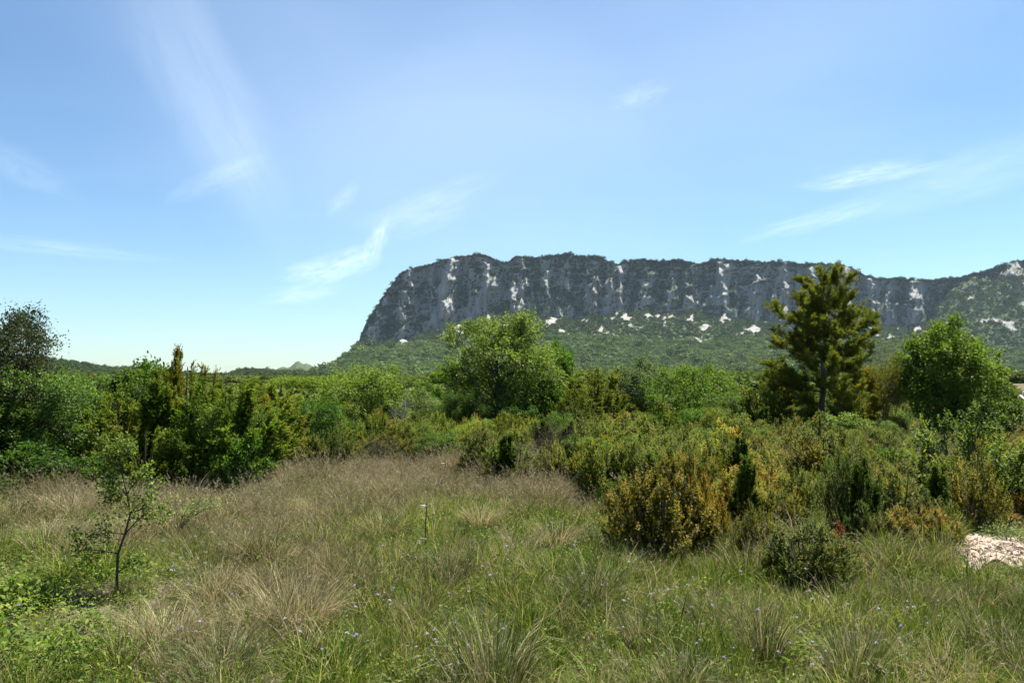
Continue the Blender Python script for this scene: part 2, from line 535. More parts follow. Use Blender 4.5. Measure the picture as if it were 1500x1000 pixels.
M['ground'] = ground_material()
M['rock'] = rock_material()
M['gravel'] = stone_material('pale_gravel', (.29, .215, .155), (.50, .405, .31), 18)
M['stone'] = stone_material('white_limestone', (.40, .37, .33), (.68, .64, .58), 6)
M['white'] = plain_material('white_tape', (.8, .8, .78), 0.5)
M['iron'] = plain_material('dark_iron', (.045, .035, .03), 0.6, 0.4)
M['wood'] = plain_material('pale_dry_wood', (.42, .35, .24), 0.8)
M['lilac'] = leaf_material('lilac_petals', [(0.0, (.42, .36, .62)), (0.6, (.55, .50, .75)), (1.0, (.75, .72, .85))], 0.3, 0.6, 0.1, 0.4, 3, (1, 1, 1))
M['yellow'] = leaf_material('yellow_petals', [(0.0, (.6, .42, .02)), (1.0, (.75, .6, .05))], 0.3, 0.6, 0.1, 0.1, 3, (1, 1, 1))
M['flowerstem'] = leaf_material('flower_stem', [(0.0, (.05, .09, .02)), (1.0, (.1, .14, .04))], 0.2)

# ------------------------------------------------------------------ the ground sheet
def make_ground():
    rr = np.concatenate([[0.0], np.geomspace(0.6, 60, 110), np.geomspace(63, 5200, 50)])
    na = 240
    ang = np.arange(na) / na * 2 * PI
    X = rr[:, None] * np.sin(ang)[None]; Y = rr[:, None] * np.cos(ang)[None]
    Z = ground_z(X, Y)
    r2 = np.hypot(X, Y)
    Z = Z + (fbm(X * 3, Y * 3, 3, 3) - 0.5) * 0.06 * np.exp(-(r2 / 25) ** 2)
    b = MB()
    i = np.arange(len(rr) - 1)[:, None] * na; j = np.arange(na)[None]; jn = (j + 1) % na
    Fc = np.stack([i + j, i + na + j, i + na + jn, i + jn], -1).reshape(-1, 4)
    b.add(np.stack([X, Y, Z], -1).reshape(-1, 3), Fc, 0.5)
    o = link('ground', b.mesh('ground', M['ground'], True))
    tag(o, 'uneven meadow soil under the grass and scrub', None, None, 'structure')


make_ground()


# ------------------------------------------------------------------ hills and the mountain
def tab(u, pts):
    p = np.array(pts, float)
    return np.interp(u, p[:, 0], p[:, 1])


CREST = [(300, 556), (420, 553), (460, 546), (480, 535), (500, 522), (518, 511), (524, 504), (528, 492), (534, 476), (541, 464), (548, 454), (557, 440), (567, 425), (576, 412), (584, 402),
         (592, 397), (602, 394), (620, 390), (640, 383), (655, 378), (675, 374.5), (690, 373), (702, 372), (716, 375), (728, 380), (740, 386), (745, 384), (750, 377),
         (757, 375.5), (772, 377), (786, 375.5), (805, 374.5), (818, 372), (830, 370.5), (842, 373), (858, 374), (874, 375), (886, 379), (896, 384), (904, 386.5), (912, 383.5), (926, 381),
         (945, 379.5), (955, 380.5), (968, 382), (985, 381), (1000, 380.5), (1015, 384), (1028, 386.5), (1040, 383), (1050, 379), (1062, 378), (1080, 381), (1100, 383), (1125, 383),
         (1150, 384), (1175, 386), (1200, 385.5), (1222, 387), (1240, 390), (1252, 394), (1264, 400), (1274, 404), (1284, 407.5), (1300, 408.5), (1318, 407.5), (1340, 409), (1365, 410), (1385, 409.5),
         (1400, 407), (1415, 404), (1430, 401), (1450, 395), (1470, 389), (1485, 384), (1500, 381), (1560, 362), (1640, 350), (1750, 356), (1900, 372), (2100, 420)]
CBASE = [(300, 560), (460, 548), (500, 525), (524, 507), (560, 503), (600, 497), (640, 488), (680, 473), (700, 465), (720, 462), (760, 466), (820, 466), (900, 458), (960, 455), (1040, 458), (1100, 468), (1150, 478),
         (1250, 480), (1300, 478), (1340, 478), (1365, 474), (1378, 440), (1400, 425), (1450, 412), (1500, 404), (1900, 400), (2100, 440)]
TBASE = [(300, 562), (460, 549), (500, 528), (524, 511), (600, 503), (660, 492), (700, 486), (800, 487), (880, 491), (950, 496), (1000, 499), (1080, 495), (1150, 494), (1250, 497), (1330, 500), (1400, 505), (1500, 512), (2100, 520)]
SCREES = [(917, 459, 468, 14), (900, 464, 469, 10), (951, 459, 467, 9), (966, 456, 467, 12), (985, 461, 468, 10), (973, 470, 476, 4), (857, 457, 471, 6), (880, 475, 490, 6), (822, 482, 488, 10), (1018, 492, 502, 9), (1030, 493, 499, 6),
          (1062, 458, 470, 9), (1100, 479, 488, 14), (715, 452, 470, 4), (543, 503, 508, 8), (1012, 461, 470, 6), (945, 460, 464, 5), (877, 449, 455, 6), (904, 454, 462, 5), (1455, 466, 471, 22), (1480, 470, 475, 18), (1062, 492, 496, 4), (689, 473, 480, 6), (637, 477, 485, 4), (1345, 474, 484, 6)]


def make_mountain():
    u = np.concatenate([np.arange(300, 500, 4), np.arange(500, 1510, 1.15), np.arange(1510, 2060, 4)])
    vc, vb, vt = tab(u, CREST), tab(u, CBASE), tab(u, TBASE)
    fj = (fbm(u / 9, u * 0, 21, 3) - 0.5) * 3.4
    inside = np.clip((u - 545) / 30, 0, 1)
    vc = vc + fj * inside * 0.9
    vb = vb + (fbm(u / 14, u * 0, 23, 3) - 0.5) * 14 * inside
    vb = np.maximum(vb, vc + 0.5); vt = np.maximum(vt, vb + 0.5)
    # rows: foot, wooded slope, talus, cliff, summit, back
    segs = [(1500, 2450, 56), (2450, 2860, 56), (2860, 2922, 120), (2922, 3040, 10), (3040, 4200, 12)]
    rows = []
    vf = np.full_like(u, 553.0)
    vfoot = np.maximum(vf, vt + 0.5)
    for k, (d0, d1, n) in enumerate(segs):
        for i in range(n + (k == 4)):
            s = i / n
            d = d0 + (d1 - d0) * s
            if k == 0:
                v = vfoot + (vt - vfoot) * (s ** 1.25)
            elif k == 1:
                v = vt + (vb - vt) * s
            elif k == 2:
                e = s ** 0.85
                v = vb + (vc - vb) * e
            elif k == 3:
                v = vc + 1.2 * s + 0 * u
            else:
                z1 = (HOR - (vc + 1.2)) * 3040 / F
                z = z1 * (1 - s) ** 1.4 - 20 * s
                v = HOR - z / d * F
            rows.append((k, s, d, v))
    K = np.array([r[0] for r in rows]); S = np.array([r[1] for r in rows])
    Dm = np.array([r[2] for r in rows])[:, None] + 0 * u[None]
    Vm = np.stack([r[3] for r in rows])
    U = u[None] + 0 * Dm
    # lean the whole ridge a little further away to the right
    Dm = Dm + (U - 900) * 0.25
    Zm = EYE + (HOR - Vm) / F * Dm
    X0 = (U - 750) / F * Dm
    # buttresses and gullies
    cl = np.where(K == 2, np.sin(np.clip(S * .94 + .03, 0, 1) * PI) ** 0.3, 0)[:, None]
    ta = np.where(K == 1, np.clip(S * 1.3, 0, 1) ** 2 * 0.6, 0)[:, None]
    amp = np.maximum(cl, ta) * np.clip((vt - vc) / 60, 0, 1)[None]
    sl = U + (Vm - 430) * 0.28 + (fbm(U / 60, Vm / 60, 31, 2) - 0.5) * 40
    r1 = ridged(sl / 62, Vm / 170, 41, 2)
    r2 = ridged(sl / 24 + 5, Vm / 55, 43, 2)
    r3 = fbm(U / 7, Vm / 9, 47, 3)
    r4 = fbm(U / 11, Vm / 8, 49, 3)           # ledges
    r5 = ridged((U + Vm * .8) / 13, Vm / 30, 53, 2); r6 = ridged((U - Vm * .9) / 15, Vm / 34, 57, 2)
    # spurs: sharp ribs that start at or below the crest and widen downwards
    rq = np.random.default_rng(404)
    top = vc[None]; hgt = np.maximum(vb - vc, 1)[None]
    T = np.clip((Vm - top) / hgt, 0, 1.3)

    def spurs(n, w0, w1, A, t0max, leanr, base=None):
        out = np.zeros_like(U)
        us = np.sort(rq.uniform(525, 1600, n)) if base is None else np.array(base, float)
        for ui in us:
            w = rq.uniform(w0, w1); t0 = rq.random() * t0max - .12; ln = rq.normal() * leanr - .12; am = A * rq.uniform(.6, 1.2)
            j0, j1 = np.searchsorted(u, [ui - 3.0 * w - 40, ui + 3.0 * w + 40])
            if j1 - j0 < 2: continue
            uu, tt, vv = U[:, j0:j1], T[:, j0:j1], Vm[:, j0:j1]
            t = np.clip((tt - t0) / (1 - t0 + 1e-6), 0, 1.3)
            wob = (vnoise(vv / 9, vv * 0 + ui, 5) - .5) * w * .7
            tri = 1 - np.abs(uu - ui - ln * (vv - 390) - wob) / (w * (.55 + .40 * t))
            f = np.clip((tt - t0) / .10, 0, 1) * (.95 + .05 * t)
            out[:, j0:j1] = np.maximum(out[:, j0:j1], am * f * np.clip(tri, 0, 1))
        return out
    big = spurs(0, 20, 30, 80, .10, .10, [560, 600, 655, 712, 762, 800, 832, 868, 905, 948, 985, 1020, 1062, 1108, 1150, 1195, 1240, 1283, 1340, 1420, 1490, 1560])
    mid = spurs(90, 8, 15, 40, .6, .22)
    sml = spurs(330, 3.0, 6.5, 20, .85, .3)
    disp = (r1 - 0.62) * 40 + big + mid + sml - 68 + (r3 - 0.5) * 18 + (r4 - 0.5) * 22
    # named features: the fin at the left with a dark cleft, the two slabs by the saddle
    def bump(cu, cv, su, sv, a):
        return a * np.exp(-((U - cu) / su) ** 2 - ((Vm - cv) / sv) ** 2)
    disp = disp + bump(657, 448, 15, 30, 38) - bump(684, 437, 12, 16, 45) + bump(715, 415, 26, 26, 25) - bump(640, 440, 9, 18, 35)
    disp = disp + bump(1300, 440, 15, 44, 45) - bump(1328, 440, 10, 40, 60) + bump(1345, 446, 13, 34, 45) - bump(1375, 450, 14, 40, 30)
    disp = disp - bump(1250, 430, 30, 20, 40)
    D2 = Dm - disp * amp
    # keep the elevation angle, so the outline stays
    Z2 = EYE + (HOR - Vm) / F * D2
    X2 = (U - 750) / F * D2
    # rolling of the wooded slope
    roll = (fbm(X2 / 260, D2 / 420, 51, 3) - 0.5) * 34 * np.where(K == 0, np.sin(np.clip(S, 0, 1) * PI), 0)[:, None]
    Z2 = Z2 + roll
    # scrub cover
    gx = np.gradient(X2, axis=1); gz = np.gradient(Z2, axis=1); gy = np.gradient(D2, axis=1)
    hx = np.gradient(X2, axis=0); hz = np.gradient(Z2, axis=0); hy = np.gradient(D2, axis=0)
    nx = gy * hz - gz * hy; ny = gz * hx - gx * hz; nz = gx * hy - gy * hx
    nl = np.sqrt(nx ** 2 + ny ** 2 + nz ** 2) + 1e-9
    nz = np.abs(nz) / nl
    veg = np.ones_like(U)
    cliffv = 0.10 + (nz - 0.40) * 1.6 - np.clip((disp - 8) / 45, -1, 1) * 0.5 + (fbm(U / 30, Vm / 26, 61, 4) - 0.5) * 1.9  # gullies hold scrub; its dark tone also stands in for rib shadow
    # more scrub low and to the middle and right, barer rock at the left head and the right face
    cliffv = cliffv + 0.30 * np.clip((Vm - 425) / 50, -0.6, 1) + 0.22 * np.exp(-((U - 930) / 170) ** 2) - 0.15 * np.exp(-((U - 640) / 90) ** 2) - 0.30 * np.exp(-((U - 1190) / 120) ** 2 - ((Vm - 405) / 22) ** 2)
    cliffv = cliffv + np.clip((U - 1370) / 30, 0, 1) * 0.45
    veg = np.where((K == 2)[:, None], cliffv, veg)
    tal = 0.95 + (fbm(U / 18, Vm / 10, 63, 4) - 0.55) * 1.7 - 0.3 * np.clip(S, 0, 1)[:, None] * np.exp(-((U - 620) / 80) ** 2)
    veg = np.where((K == 1)[:, None], tal, veg)
    veg = np.where((K == 3)[:, None], 0.55 + (fbm(U / 8, Vm / 4, 67, 3) - .5) * 1.2, veg)
    veg = np.clip(veg, 0, 1)
    scree = np.zeros_like(U)
    for (cu, v0, v1, w) in SCREES:
        t = (Vm - v0) / (v1 - v0)
        hw = w * .85 * (0.15 + 0.78 * np.clip(t, 0, 1))
        lean = (vnoise(cu, v0, 3) - 0.5) * 18
        e = (fbm(U / 4, Vm / 3, 71, 4) - 0.5) * 3.2
        inn = (t > -0.1 + e * .2) & (t < 1.0 + e * 0.5) & (np.abs(U - cu - lean * (0.5 - t)) < hw * (1 + e))
        scree = np.maximum(scree, inn * np.clip(.55 + .9 * (fbm(U / 3, Vm / 2.5, 73, 2) - .3), 0, 1))
    veg = np.where(scree > 0.3, 0, veg)
    b = MB()
    nr, nc = U.shape
    V = np.stack([X2, D2, Z2], -1).reshape(-1, 3)
    i = np.arange(nr - 1)[:, None] * nc; j = np.arange(nc - 1)[None]
    Fc = np.stack([i + j, i + j + 1, i + nc + j + 1, i + nc + j], -1).reshape(-1, 4)
    b.add(V, Fc, 0.5)
    me = b.mesh('mountain', M['rock'], False)
    for nm, arr in (('veg', veg), ('scree', scree)):
        a = me.attributes.new(nm, 'FLOAT', 'POINT'); a.data.foreach_set('value', arr.ravel().astype(np.float32))
    o = link('mountain', me)
    tag(o, 'long limestone ridge with grey cliffs above wooded slopes', None, None, 'structure')
    return U, Vm, K, S, X2, D2, Z2, veg, scree


def make_relief(name, label, sil, d0, d1, vbase, vegv, rough=3.0, step=2.5, seed=0, amp=25):
    """a farther low hill: its own terrain mesh from foot to crest to back"""
    s0 = np.array(sil, float)
    u = np.arange(s0[0, 0], s0[-1, 0], step)
    vc = np.interp(u, s0[:, 0], s0[:, 1]) + (fbm(u / 7, u * 0, 81 + seed, 3) - .5) * rough
    n = 26
    S = np.linspace(0, 1, n)
    D = (d0 + (d1 - d0) * S)[:, None] + 0 * u[None]
    U = u[None] + 0 * D
    V = vbase + (vc[None] - vbase) * (S ** 0.9)[:, None]
    D = D - (ridged(U / 22, V / 20, 83 + seed, 3) - .55) * amp * np.sin(S * PI)[:, None]
    Z = EYE + (HOR - V) / F * D
    nb = 8
    sb = np.linspace(0, 1, nb + 1)[1:]
    Db = d1 + sb[:, None] * (d1 - d0) * 0.8 + 0 * u[None]
    Zb = Z[-1][None] * (1 - sb[:, None]) - 8 * sb[:, None]
    Xb = X_ = ((u - 750) / F)[None] * Db
    X = (U - 750) / F * D
    X = np.concatenate([X, Xb]); D = np.concatenate([D, Db]); Z = np.concatenate([Z, Zb])
    b = MB(); nr, nc = X.shape
    i = np.arange(nr - 1)[:, None] * nc; j = np.arange(nc - 1)[None]
    Fc = np.stack([i + j, i + j + 1, i + nc + j + 1, i + nc + j], -1).reshape(-1, 4)
    b.add(np.stack([X, D, Z], -1).reshape(-1, 3), Fc, 0.5)
    me = b.mesh(name, M['rock'])
    vg = np.clip(vegv + (fbm(X / 30, Z / 12, 87 + seed, 3) - .5) * 1.0, 0, 1) if vegv < 1 else np.ones_like(X)
    for nm, arr in (('veg', vg), ('scree', np.zeros_like(X))):
        a = me.attributes.new(nm, 'FLOAT', 'POINT'); a.data.foreach_set('value', arr.ravel().astype(np.float32))
    tag(link(name, me), label, None, None, 'structure')
    return X[:n], D[:n], Z[:n]


MU, MV, MK, MS, MX, MY, MZ, MVEG, MSCR = make_mountain()
H1 = make_relief('hill', 'low dark wooded hill at the far end of the plain', [(-420, 505), (-200, 516), (0, 521), (60, 524), (90, 527), (120, 531), (150, 536), (180, 539), (215, 541), (250, 545), (290, 549), (330, 551)], 900, 1600, 553, 1.0, 2.0, seed=1)
H2 = make_relief('hill', 'low round wooded hill left of the mountain foot', [(320, 552), (340, 547), (352, 542), (362, 539.5), (375, 540), (390, 541.5), (410, 543.5), (430, 544.5), (450, 545), (470, 546), (520, 550)], 1000, 1700, 553, 1.0, 1.5, seed=2)
make_relief('crag', 'small blue rocky crag on the skyline beyond the plain', [(396, 547), (404, 542), (410, 538), (416, 537), (421, 539), (426, 537), (430, 533), (433, 529.5), (438, 529), (443, 533), (449, 532.5), (455, 534), (460, 538), (468, 543), (480, 548)], 4300, 4800, 553, 0.9, 2.2, step=0.8, seed=3, amp=60)  # scrub value raised to darken the crag for its shadow and haze


# ------------------------------------------------------------------ far scrub and forest (nobody could count it)
def blob_mesh(name, mat, seed, n=900, flat=0.75, lump=0.30):
    """a distant crown: leaf clumps spread through a lumpy volume"""
    r = np.random.default_rng(seed)
    b = MB()
    nl = 9
    c = norm(r.normal(size=(nl, 3))) * r.uniform(0.15, 0.6, (nl, 1)); c[:, 2] = np.abs(c[:, 2]) * flat
    rr = r.uniform(0.3, 0.55, nl)
    k = r.integers(0, nl, n)
    d = norm(r.normal(size=(n, 3))); d[:, 2] = np.where(r.random(n) < .75, np.abs(d[:, 2]), d[:, 2])
    P = c[k] + d * rr[k][:, None] * r.uniform(.7, 1.05, (n, 1))
    P[:, 2] = np.maximum(P[:, 2] + 0.25, 0.0)
    A = norm(d * .5 + r.normal(size=(n, 3)) * .6)
    N = norm(d + r.normal(size=(n, 3)) * .45)
    tk = r.random(nl)
    b.leaves(P - A * .12, A, N, r.uniform(.16, .30, n), r.uniform(.12, .22, n), np.clip(.5 * tk[k] + .5 * r.random(n), 0, 1))
    # an inner mass so that the crown is closed
    return b.mesh(name, mat)


def far_forest():
    r = np.random.default_rng(5)
    nr, nc = MU.shape
    # cell areas
    ax = np.hypot(np.diff(MX, axis=1)[:-1], np.diff(MY, axis=1)[:-1])
    ay = np.sqrt(np.diff(MX, axis=0) ** 2 + np.diff(MY, axis=0) ** 2 + np.diff(MZ, axis=0) ** 2)[:, :-1]
    area = ax * ay
    dens = np.where(MVEG > 0.55, 1.0, 0.0)[:-1, :-1]
    kk = MK[:-1, None] + 0 * MU[:-1, :-1]
    dens = dens * np.where(kk == 0, 1 / 95, np.where(kk == 1, 1 / 80, np.where(kk == 2, 1 / 260, 1 / 90)))
    dens = np.where(kk >= 4, 0, dens)
    vis = (MU[:-1, :-1] > 380) & (MU[:-1, :-1] < 1700)
    lam = np.minimum(area * dens * vis, 3)
    cnt = r.poisson(lam)
    ii, jj = np.nonzero(cnt)
    ii = np.repeat(ii, cnt[cnt > 0]); jj = np.repeat(jj, cnt[cnt > 0])
    a = r.random(len(ii))[:, None]; c = r.random(len(ii))[:, None]
    G = np.stack([MX, MY, MZ], -1)
    P = (G[ii, jj] * (1 - a) + G[ii + 1, jj] * a) * (1 - c) + (G[ii, jj + 1] * (1 - a) + G[ii + 1, jj + 1] * a) * c
    n = len(P)
    base = np.where(MK[ii] == 0, 6.5, np.where(MK[ii] == 1, 5.5, 5.0))
    s = base * .95 * r.lognormal(0, .45, n)
    P[:, 2] -= s * .15
    allP, allS = [P], [s]
    for (X, D, Z), dn in ((H1, 150), (H2, 150)):
        g = np.stack([X, D, Z], -1)
        ar = np.linalg.norm(g[1:, :-1] - g[:-1, :-1], axis=-1) * np.linalg.norm(g[:-1, 1:] - g[:-1, :-1], axis=-1)
        cn = r.poisson(np.minimum(ar / dn, 4))
        i2, j2 = np.nonzero(cn)
        i2 = np.repeat(i2, cn[cn > 0]); j2 = np.repeat(j2, cn[cn > 0])
        aa = r.random((len(i2), 1)); bb = r.random((len(i2), 1))
        Q = (g[i2, j2] * (1 - aa) + g[i2 + 1, j2] * aa) * (1 - bb) + (g[i2, j2 + 1] * (1 - aa) + g[i2 + 1, j2 + 1] * aa) * bb
        sc = 4.5 * r.lognormal(0, .35, len(Q)); Q[:, 2] -= sc * .2
        allP.append(Q); allS.append(sc)
    P = np.concatenate(allP); s = np.concatenate(allS); n = len(P)
    src = [blob_mesh('forest_crown', M['forest'], 300 + k, 150) for k in range(5)] + [blob_mesh('slope_crown', M['slopewood'], 310 + k, 150) for k in range(4)]
    rot = np.zeros((n, 3)); rot[:, 2] = r.random(n) * 2 * PI
    scl = np.stack([s * r.uniform(.8, 1.2, n), s * r.uniform(.8, 1.2, n), s * r.uniform(.7, 1.1, n)], 1)
    pick = np.concatenate([np.where((MK[ii] == 0) & (r.random(len(ii)) < .8), r.integers(5, 9, len(ii)), r.integers(0, 5, len(ii))), r.integers(0, 5, n - len(ii))])
    scatter('hill_forest', P, rot, scl, pick, src, 'green oak forest and scrub covering the slopes of the mountain and hills')
    print('forest', n)


far_forest()


def plain_woods():
    """the scrub woods of the plain, from beyond the trees one can tell apart to the mountain foot"""
    r = np.random.default_rng(15)
    n = 14000
    D = np.sqrt(r.uniform(170 ** 2, 1550 ** 2, n * 3))
    # even density in the picture needs more of the near ones
    D = np.exp(r.uniform(math.log(170), math.log(1550), n))
    px = r.uniform(-250, 1750, n)
    x = (px - 750) / F * D
    s = np.clip(1.5 + D / 260, 1.6, 4.2) * r.lognormal(0, .28, n)
    # keep a low gap where the vineyard shows
    gap = (px > 425) & (px < 490) & (D < 420)
    keep = ~gap
    D, x, s, px = D[keep], x[keep], s[keep], px[keep]
    n = len(D)
    right = 1 + 0.35 * np.clip((px - 900) / 400, 0, 1) * (D < 500)
    s = s * right
    tr_ = np.where(px < 640, r.uniform(548.5, 554, n), r.uniform(541, 550, n))
    s = np.clip(EYE + (HOR - tr_) / F * D, .8, 6.5) / 1.15
    wd_ = np.maximum(s, 1.6 + D / 420) * r.uniform(.8, 1.4, n)
    P = np.stack([x, D, np.full(n, -0.2)], 1)
    src = [blob_mesh('wood_crown', M['farleaf'], 400 + k, 520) for k in range(6)]
    rot = np.zeros((n, 3)); rot[:, 2] = r.random(n) * 2 * PI
    scl = np.stack([wd_, wd_ * r.uniform(.8, 1.2, n), s], 1)
    scatter('distant_scrub_wood', P, rot, scl, r.integers(0, 6, n), src, 'far dark green scrub wood filling the plain below the mountain')


plain_woods()


# ------------------------------------------------------------------ plants: meshes
def bez(p0, p1, p2, n=7):
    t = np.linspace(0, 1, n)[:, None]
    return (1 - t) ** 2 * p0 + 2 * t * (1 - t) * p1 + t ** 2 * p2


def broadleaf(name, seed, H, W, th, nlobe, nleaf, L, Wd, mat, bark, stems=1, tr=0.06, lobe=0.24, low=0.0, open_=0.15, droop=0.2, lean=0.0):
    """a leafy tree or shrub: trunk(s), limbs to leaf clumps, twigs, leaves. returns (wood mesh, crown mesh, H, W)"""
    r = np.random.default_rng(seed)
    wd, cr = MB(), MB()
    cz = (th + H) / 2; rz = (H - th) / 2; rx = W / 2
    k = np.arange(nlobe) + .5
    ph = np.arccos(1 - 2 * k / nlobe); tt = PI * (1 + 5 ** .5) * k
    dirs = np.stack([np.sin(ph) * np.cos(tt), np.sin(ph) * np.sin(tt), np.cos(ph)], 1) + r.normal(size=(nlobe, 3)) * .22
    dirs = norm(dirs)
    lr = W * lobe * r.uniform(.65, 1.25, nlobe)
    frac = r.uniform(.55, .92, nlobe)
    frac[r.random(nlobe) < .15] *= .5
    C = np.array([0, 0, cz]) + dirs * np.array([rx, rx, rz]) * frac[:, None]
    C[:, 0] += lean * (C[:, 2] / H)
    C[:, 2] = np.clip(C[:, 2], th * .8 + lr * .4, H - lr * .75)
    st = []
    for s in range(stems):
        a = r.random() * 2 * PI; off = 0.03 * W * (stems > 1)
        base = np.array([math.cos(a) * off, math.sin(a) * off, -0.12])
        spread = 0.0 if stems == 1 else 0.22 * W
        top = np.array([math.cos(a) * spread + lean * .6, math.sin(a) * spread, th + rz * r.uniform(.7, 1.25)])
        midp = (base + top) / 2 + np.array([r.normal() * .06 * W, r.normal() * .06 * W, 0.1 * H])
        pts = bez(base, midp, top, 10)
        pts += np.cumsum(r.normal(size=pts.shape), 0) * np.array([.012, .012, 0]) * H * .5
        wd.tube(pts, tr / stems ** .4, tr * .25, 7)
        st.append(pts)
    kinds = r.random(nlobe)
    per = r.multinomial(nleaf, (lr ** 2) / np.sum(lr ** 2))
    for i in range(nlobe):
        sp = st[np.argmin([np.linalg.norm(p[-1][:2] - C[i][:2]) for p in st])] if r.random() < .7 else st[r.integers(0, stems)]
        j = int(np.clip(np.searchsorted(sp[:, 2], C[i, 2] - W * .25 - .15), 2, len(sp) - 1))
        p0 = sp[j]
        p1 = (p0 + C[i]) / 2 + np.array([0, 0, -.05 * H]) + r.normal(size=3) * .04 * W
        wd.tube(bez(p0, p1, C[i], 7), tr * .36, tr * .10, 5)
        nt = 11
        td = norm(r.normal(size=(nt, 3)) + dirs[i] * .5 + np.array([0, 0, .25]))
        ends = C[i] + td * lr[i] * r.uniform(.75, 1.12, (nt, 1)) * np.array([1, 1, .85])
        for q in range(nt):
            wd.tube(bez(C[i], (C[i] + ends[q]) / 2 + r.normal(size=3) * .1 * lr[i], ends[q], 4), tr * .09, tr * .03, 3)
        m = per[i]
        q = r.integers(0, nt, m); t = r.beta(3.2, 1.1, m)[:, None] * 1.04
        P = C[i] * (1 - t) + ends[q] * t + r.normal(size=(m, 3)) * lr[i] * (.06 + open_ * (1 - .4 * t))
        out = norm(P - C[i])
        A = norm(out * .6 + r.normal(size=(m, 3)) * .6 + np.array([0, 0, -droop]))
        N = norm(np.array([0, 0, .8]) + out * .5 + r.normal(size=(m, 3)) * .55)
        tn = np.clip(.30 * kinds[i] + .2 * r.random(nt)[q] + .5 * r.random(m), 0, 1)
        cr.leaves(P, A, N, L * r.uniform(.65, 1.25, m), Wd * r.uniform(.7, 1.2, m), tn)
    return wd.mesh(name + '_wood', bark, True), cr.mesh(name + '_crown', mat), H, W


def box_shrub(name, seed, H=1.3, W=1.25, ns=820, tipw=1.0, mat=None, spiky=1.0, lw=0.014):
    """upright leafy shoots packed into an uneven dome"""
    r = np.random.default_rng(seed)
    wd, cr = MB(), MB()
    nl = 22
    ca = np.arange(nl) * 2.39996 + r.normal(size=nl) * .35; cr_ = np.sqrt((np.arange(nl) + .4) / nl) * W * .40
    cx, cy = cr_ * np.cos(ca), cr_ * np.sin(ca)
    ch = H * r.uniform(.48, 1.0, nl) * (1 - .45 * (cr_ / (W * .5)) ** 2); ch[r.integers(0, 4)] = H
    cw = W * r.uniform(.09, .15, nl)
    for i in range(nl):
        p0 = np.array([cx[i] * .15, cy[i] * .15, -.05]); p2 = np.array([cx[i], cy[i], ch[i] * .8])
        wd.tube(bez(p0, np.array([cx[i] * .8, cy[i] * .8, ch[i] * .3]), p2, 7), .018, .005, 5)
    k = r.integers(0, nl, ns)
    d = norm(r.normal(size=(ns, 3)) * np.array([1, 1, .9]) + np.array([0, 0, .45]))
    rad_ = np.stack([cw[k], cw[k], ch[k] * .42], 1)
    C = np.stack([cx[k], cy[k], ch[k] * .58], 1)
    tip = C + d * rad_ * r.uniform(.88, 1.08, (ns, 1))
    tip[:, 2] = np.clip(tip[:, 2], .06, None)
    ax = norm(d * np.array([.55, .55, .3]) + np.array([0, 0, .75 * spiky]) + r.normal(size=(ns, 3)) * .22)
    ln = r.uniform(.10, .22, ns) * (.7 + .3 * H)
    nleaf = 20
    t = np.tile(np.linspace(0, 1, nleaf), ns)
    kk = np.repeat(np.arange(ns), nleaf)
    base = tip - ax * ln[:, None]
    P = base[kk] + ax[kk] * (ln[kk] * t)[:, None]
    n = len(P)
    side = norm(np.cross(ax[kk], norm(r.normal(size=(n, 3)))))
    A = norm(side * .9 + ax[kk] * .6 + r.normal(size=(n, 3)) * .2)
    N = norm(ax[kk] * .8 + np.array([0, 0, .5]) - side * .2)
    kt = r.random(ns)
    tn = np.clip(.42 * kt[kk] + .3 * r.random(nl)[k][kk] + .18 * r.random(n) + .22 * tipw * t * (kt[kk] > .35), 0, 1)
    sz = (1 - .45 * t)
    cr.leaves(P, A, N,   .040 * sz * r.uniform(.75, 1.2, n), lw * 1.8 * sz * r.uniform(.8, 1.2, n), tn, .15, .5)
    sel = r.choice(ns, min(ns, 110), False)
    for s in sel:
        wd.tube(np.stack([base[s] - ax[s] * .08, base[s], tip[s]]), .004, .0015, 3)
    return wd.mesh(name + '_wood', M['bark'], True), cr.mesh(name + '_crown', mat or M['box']), H, W


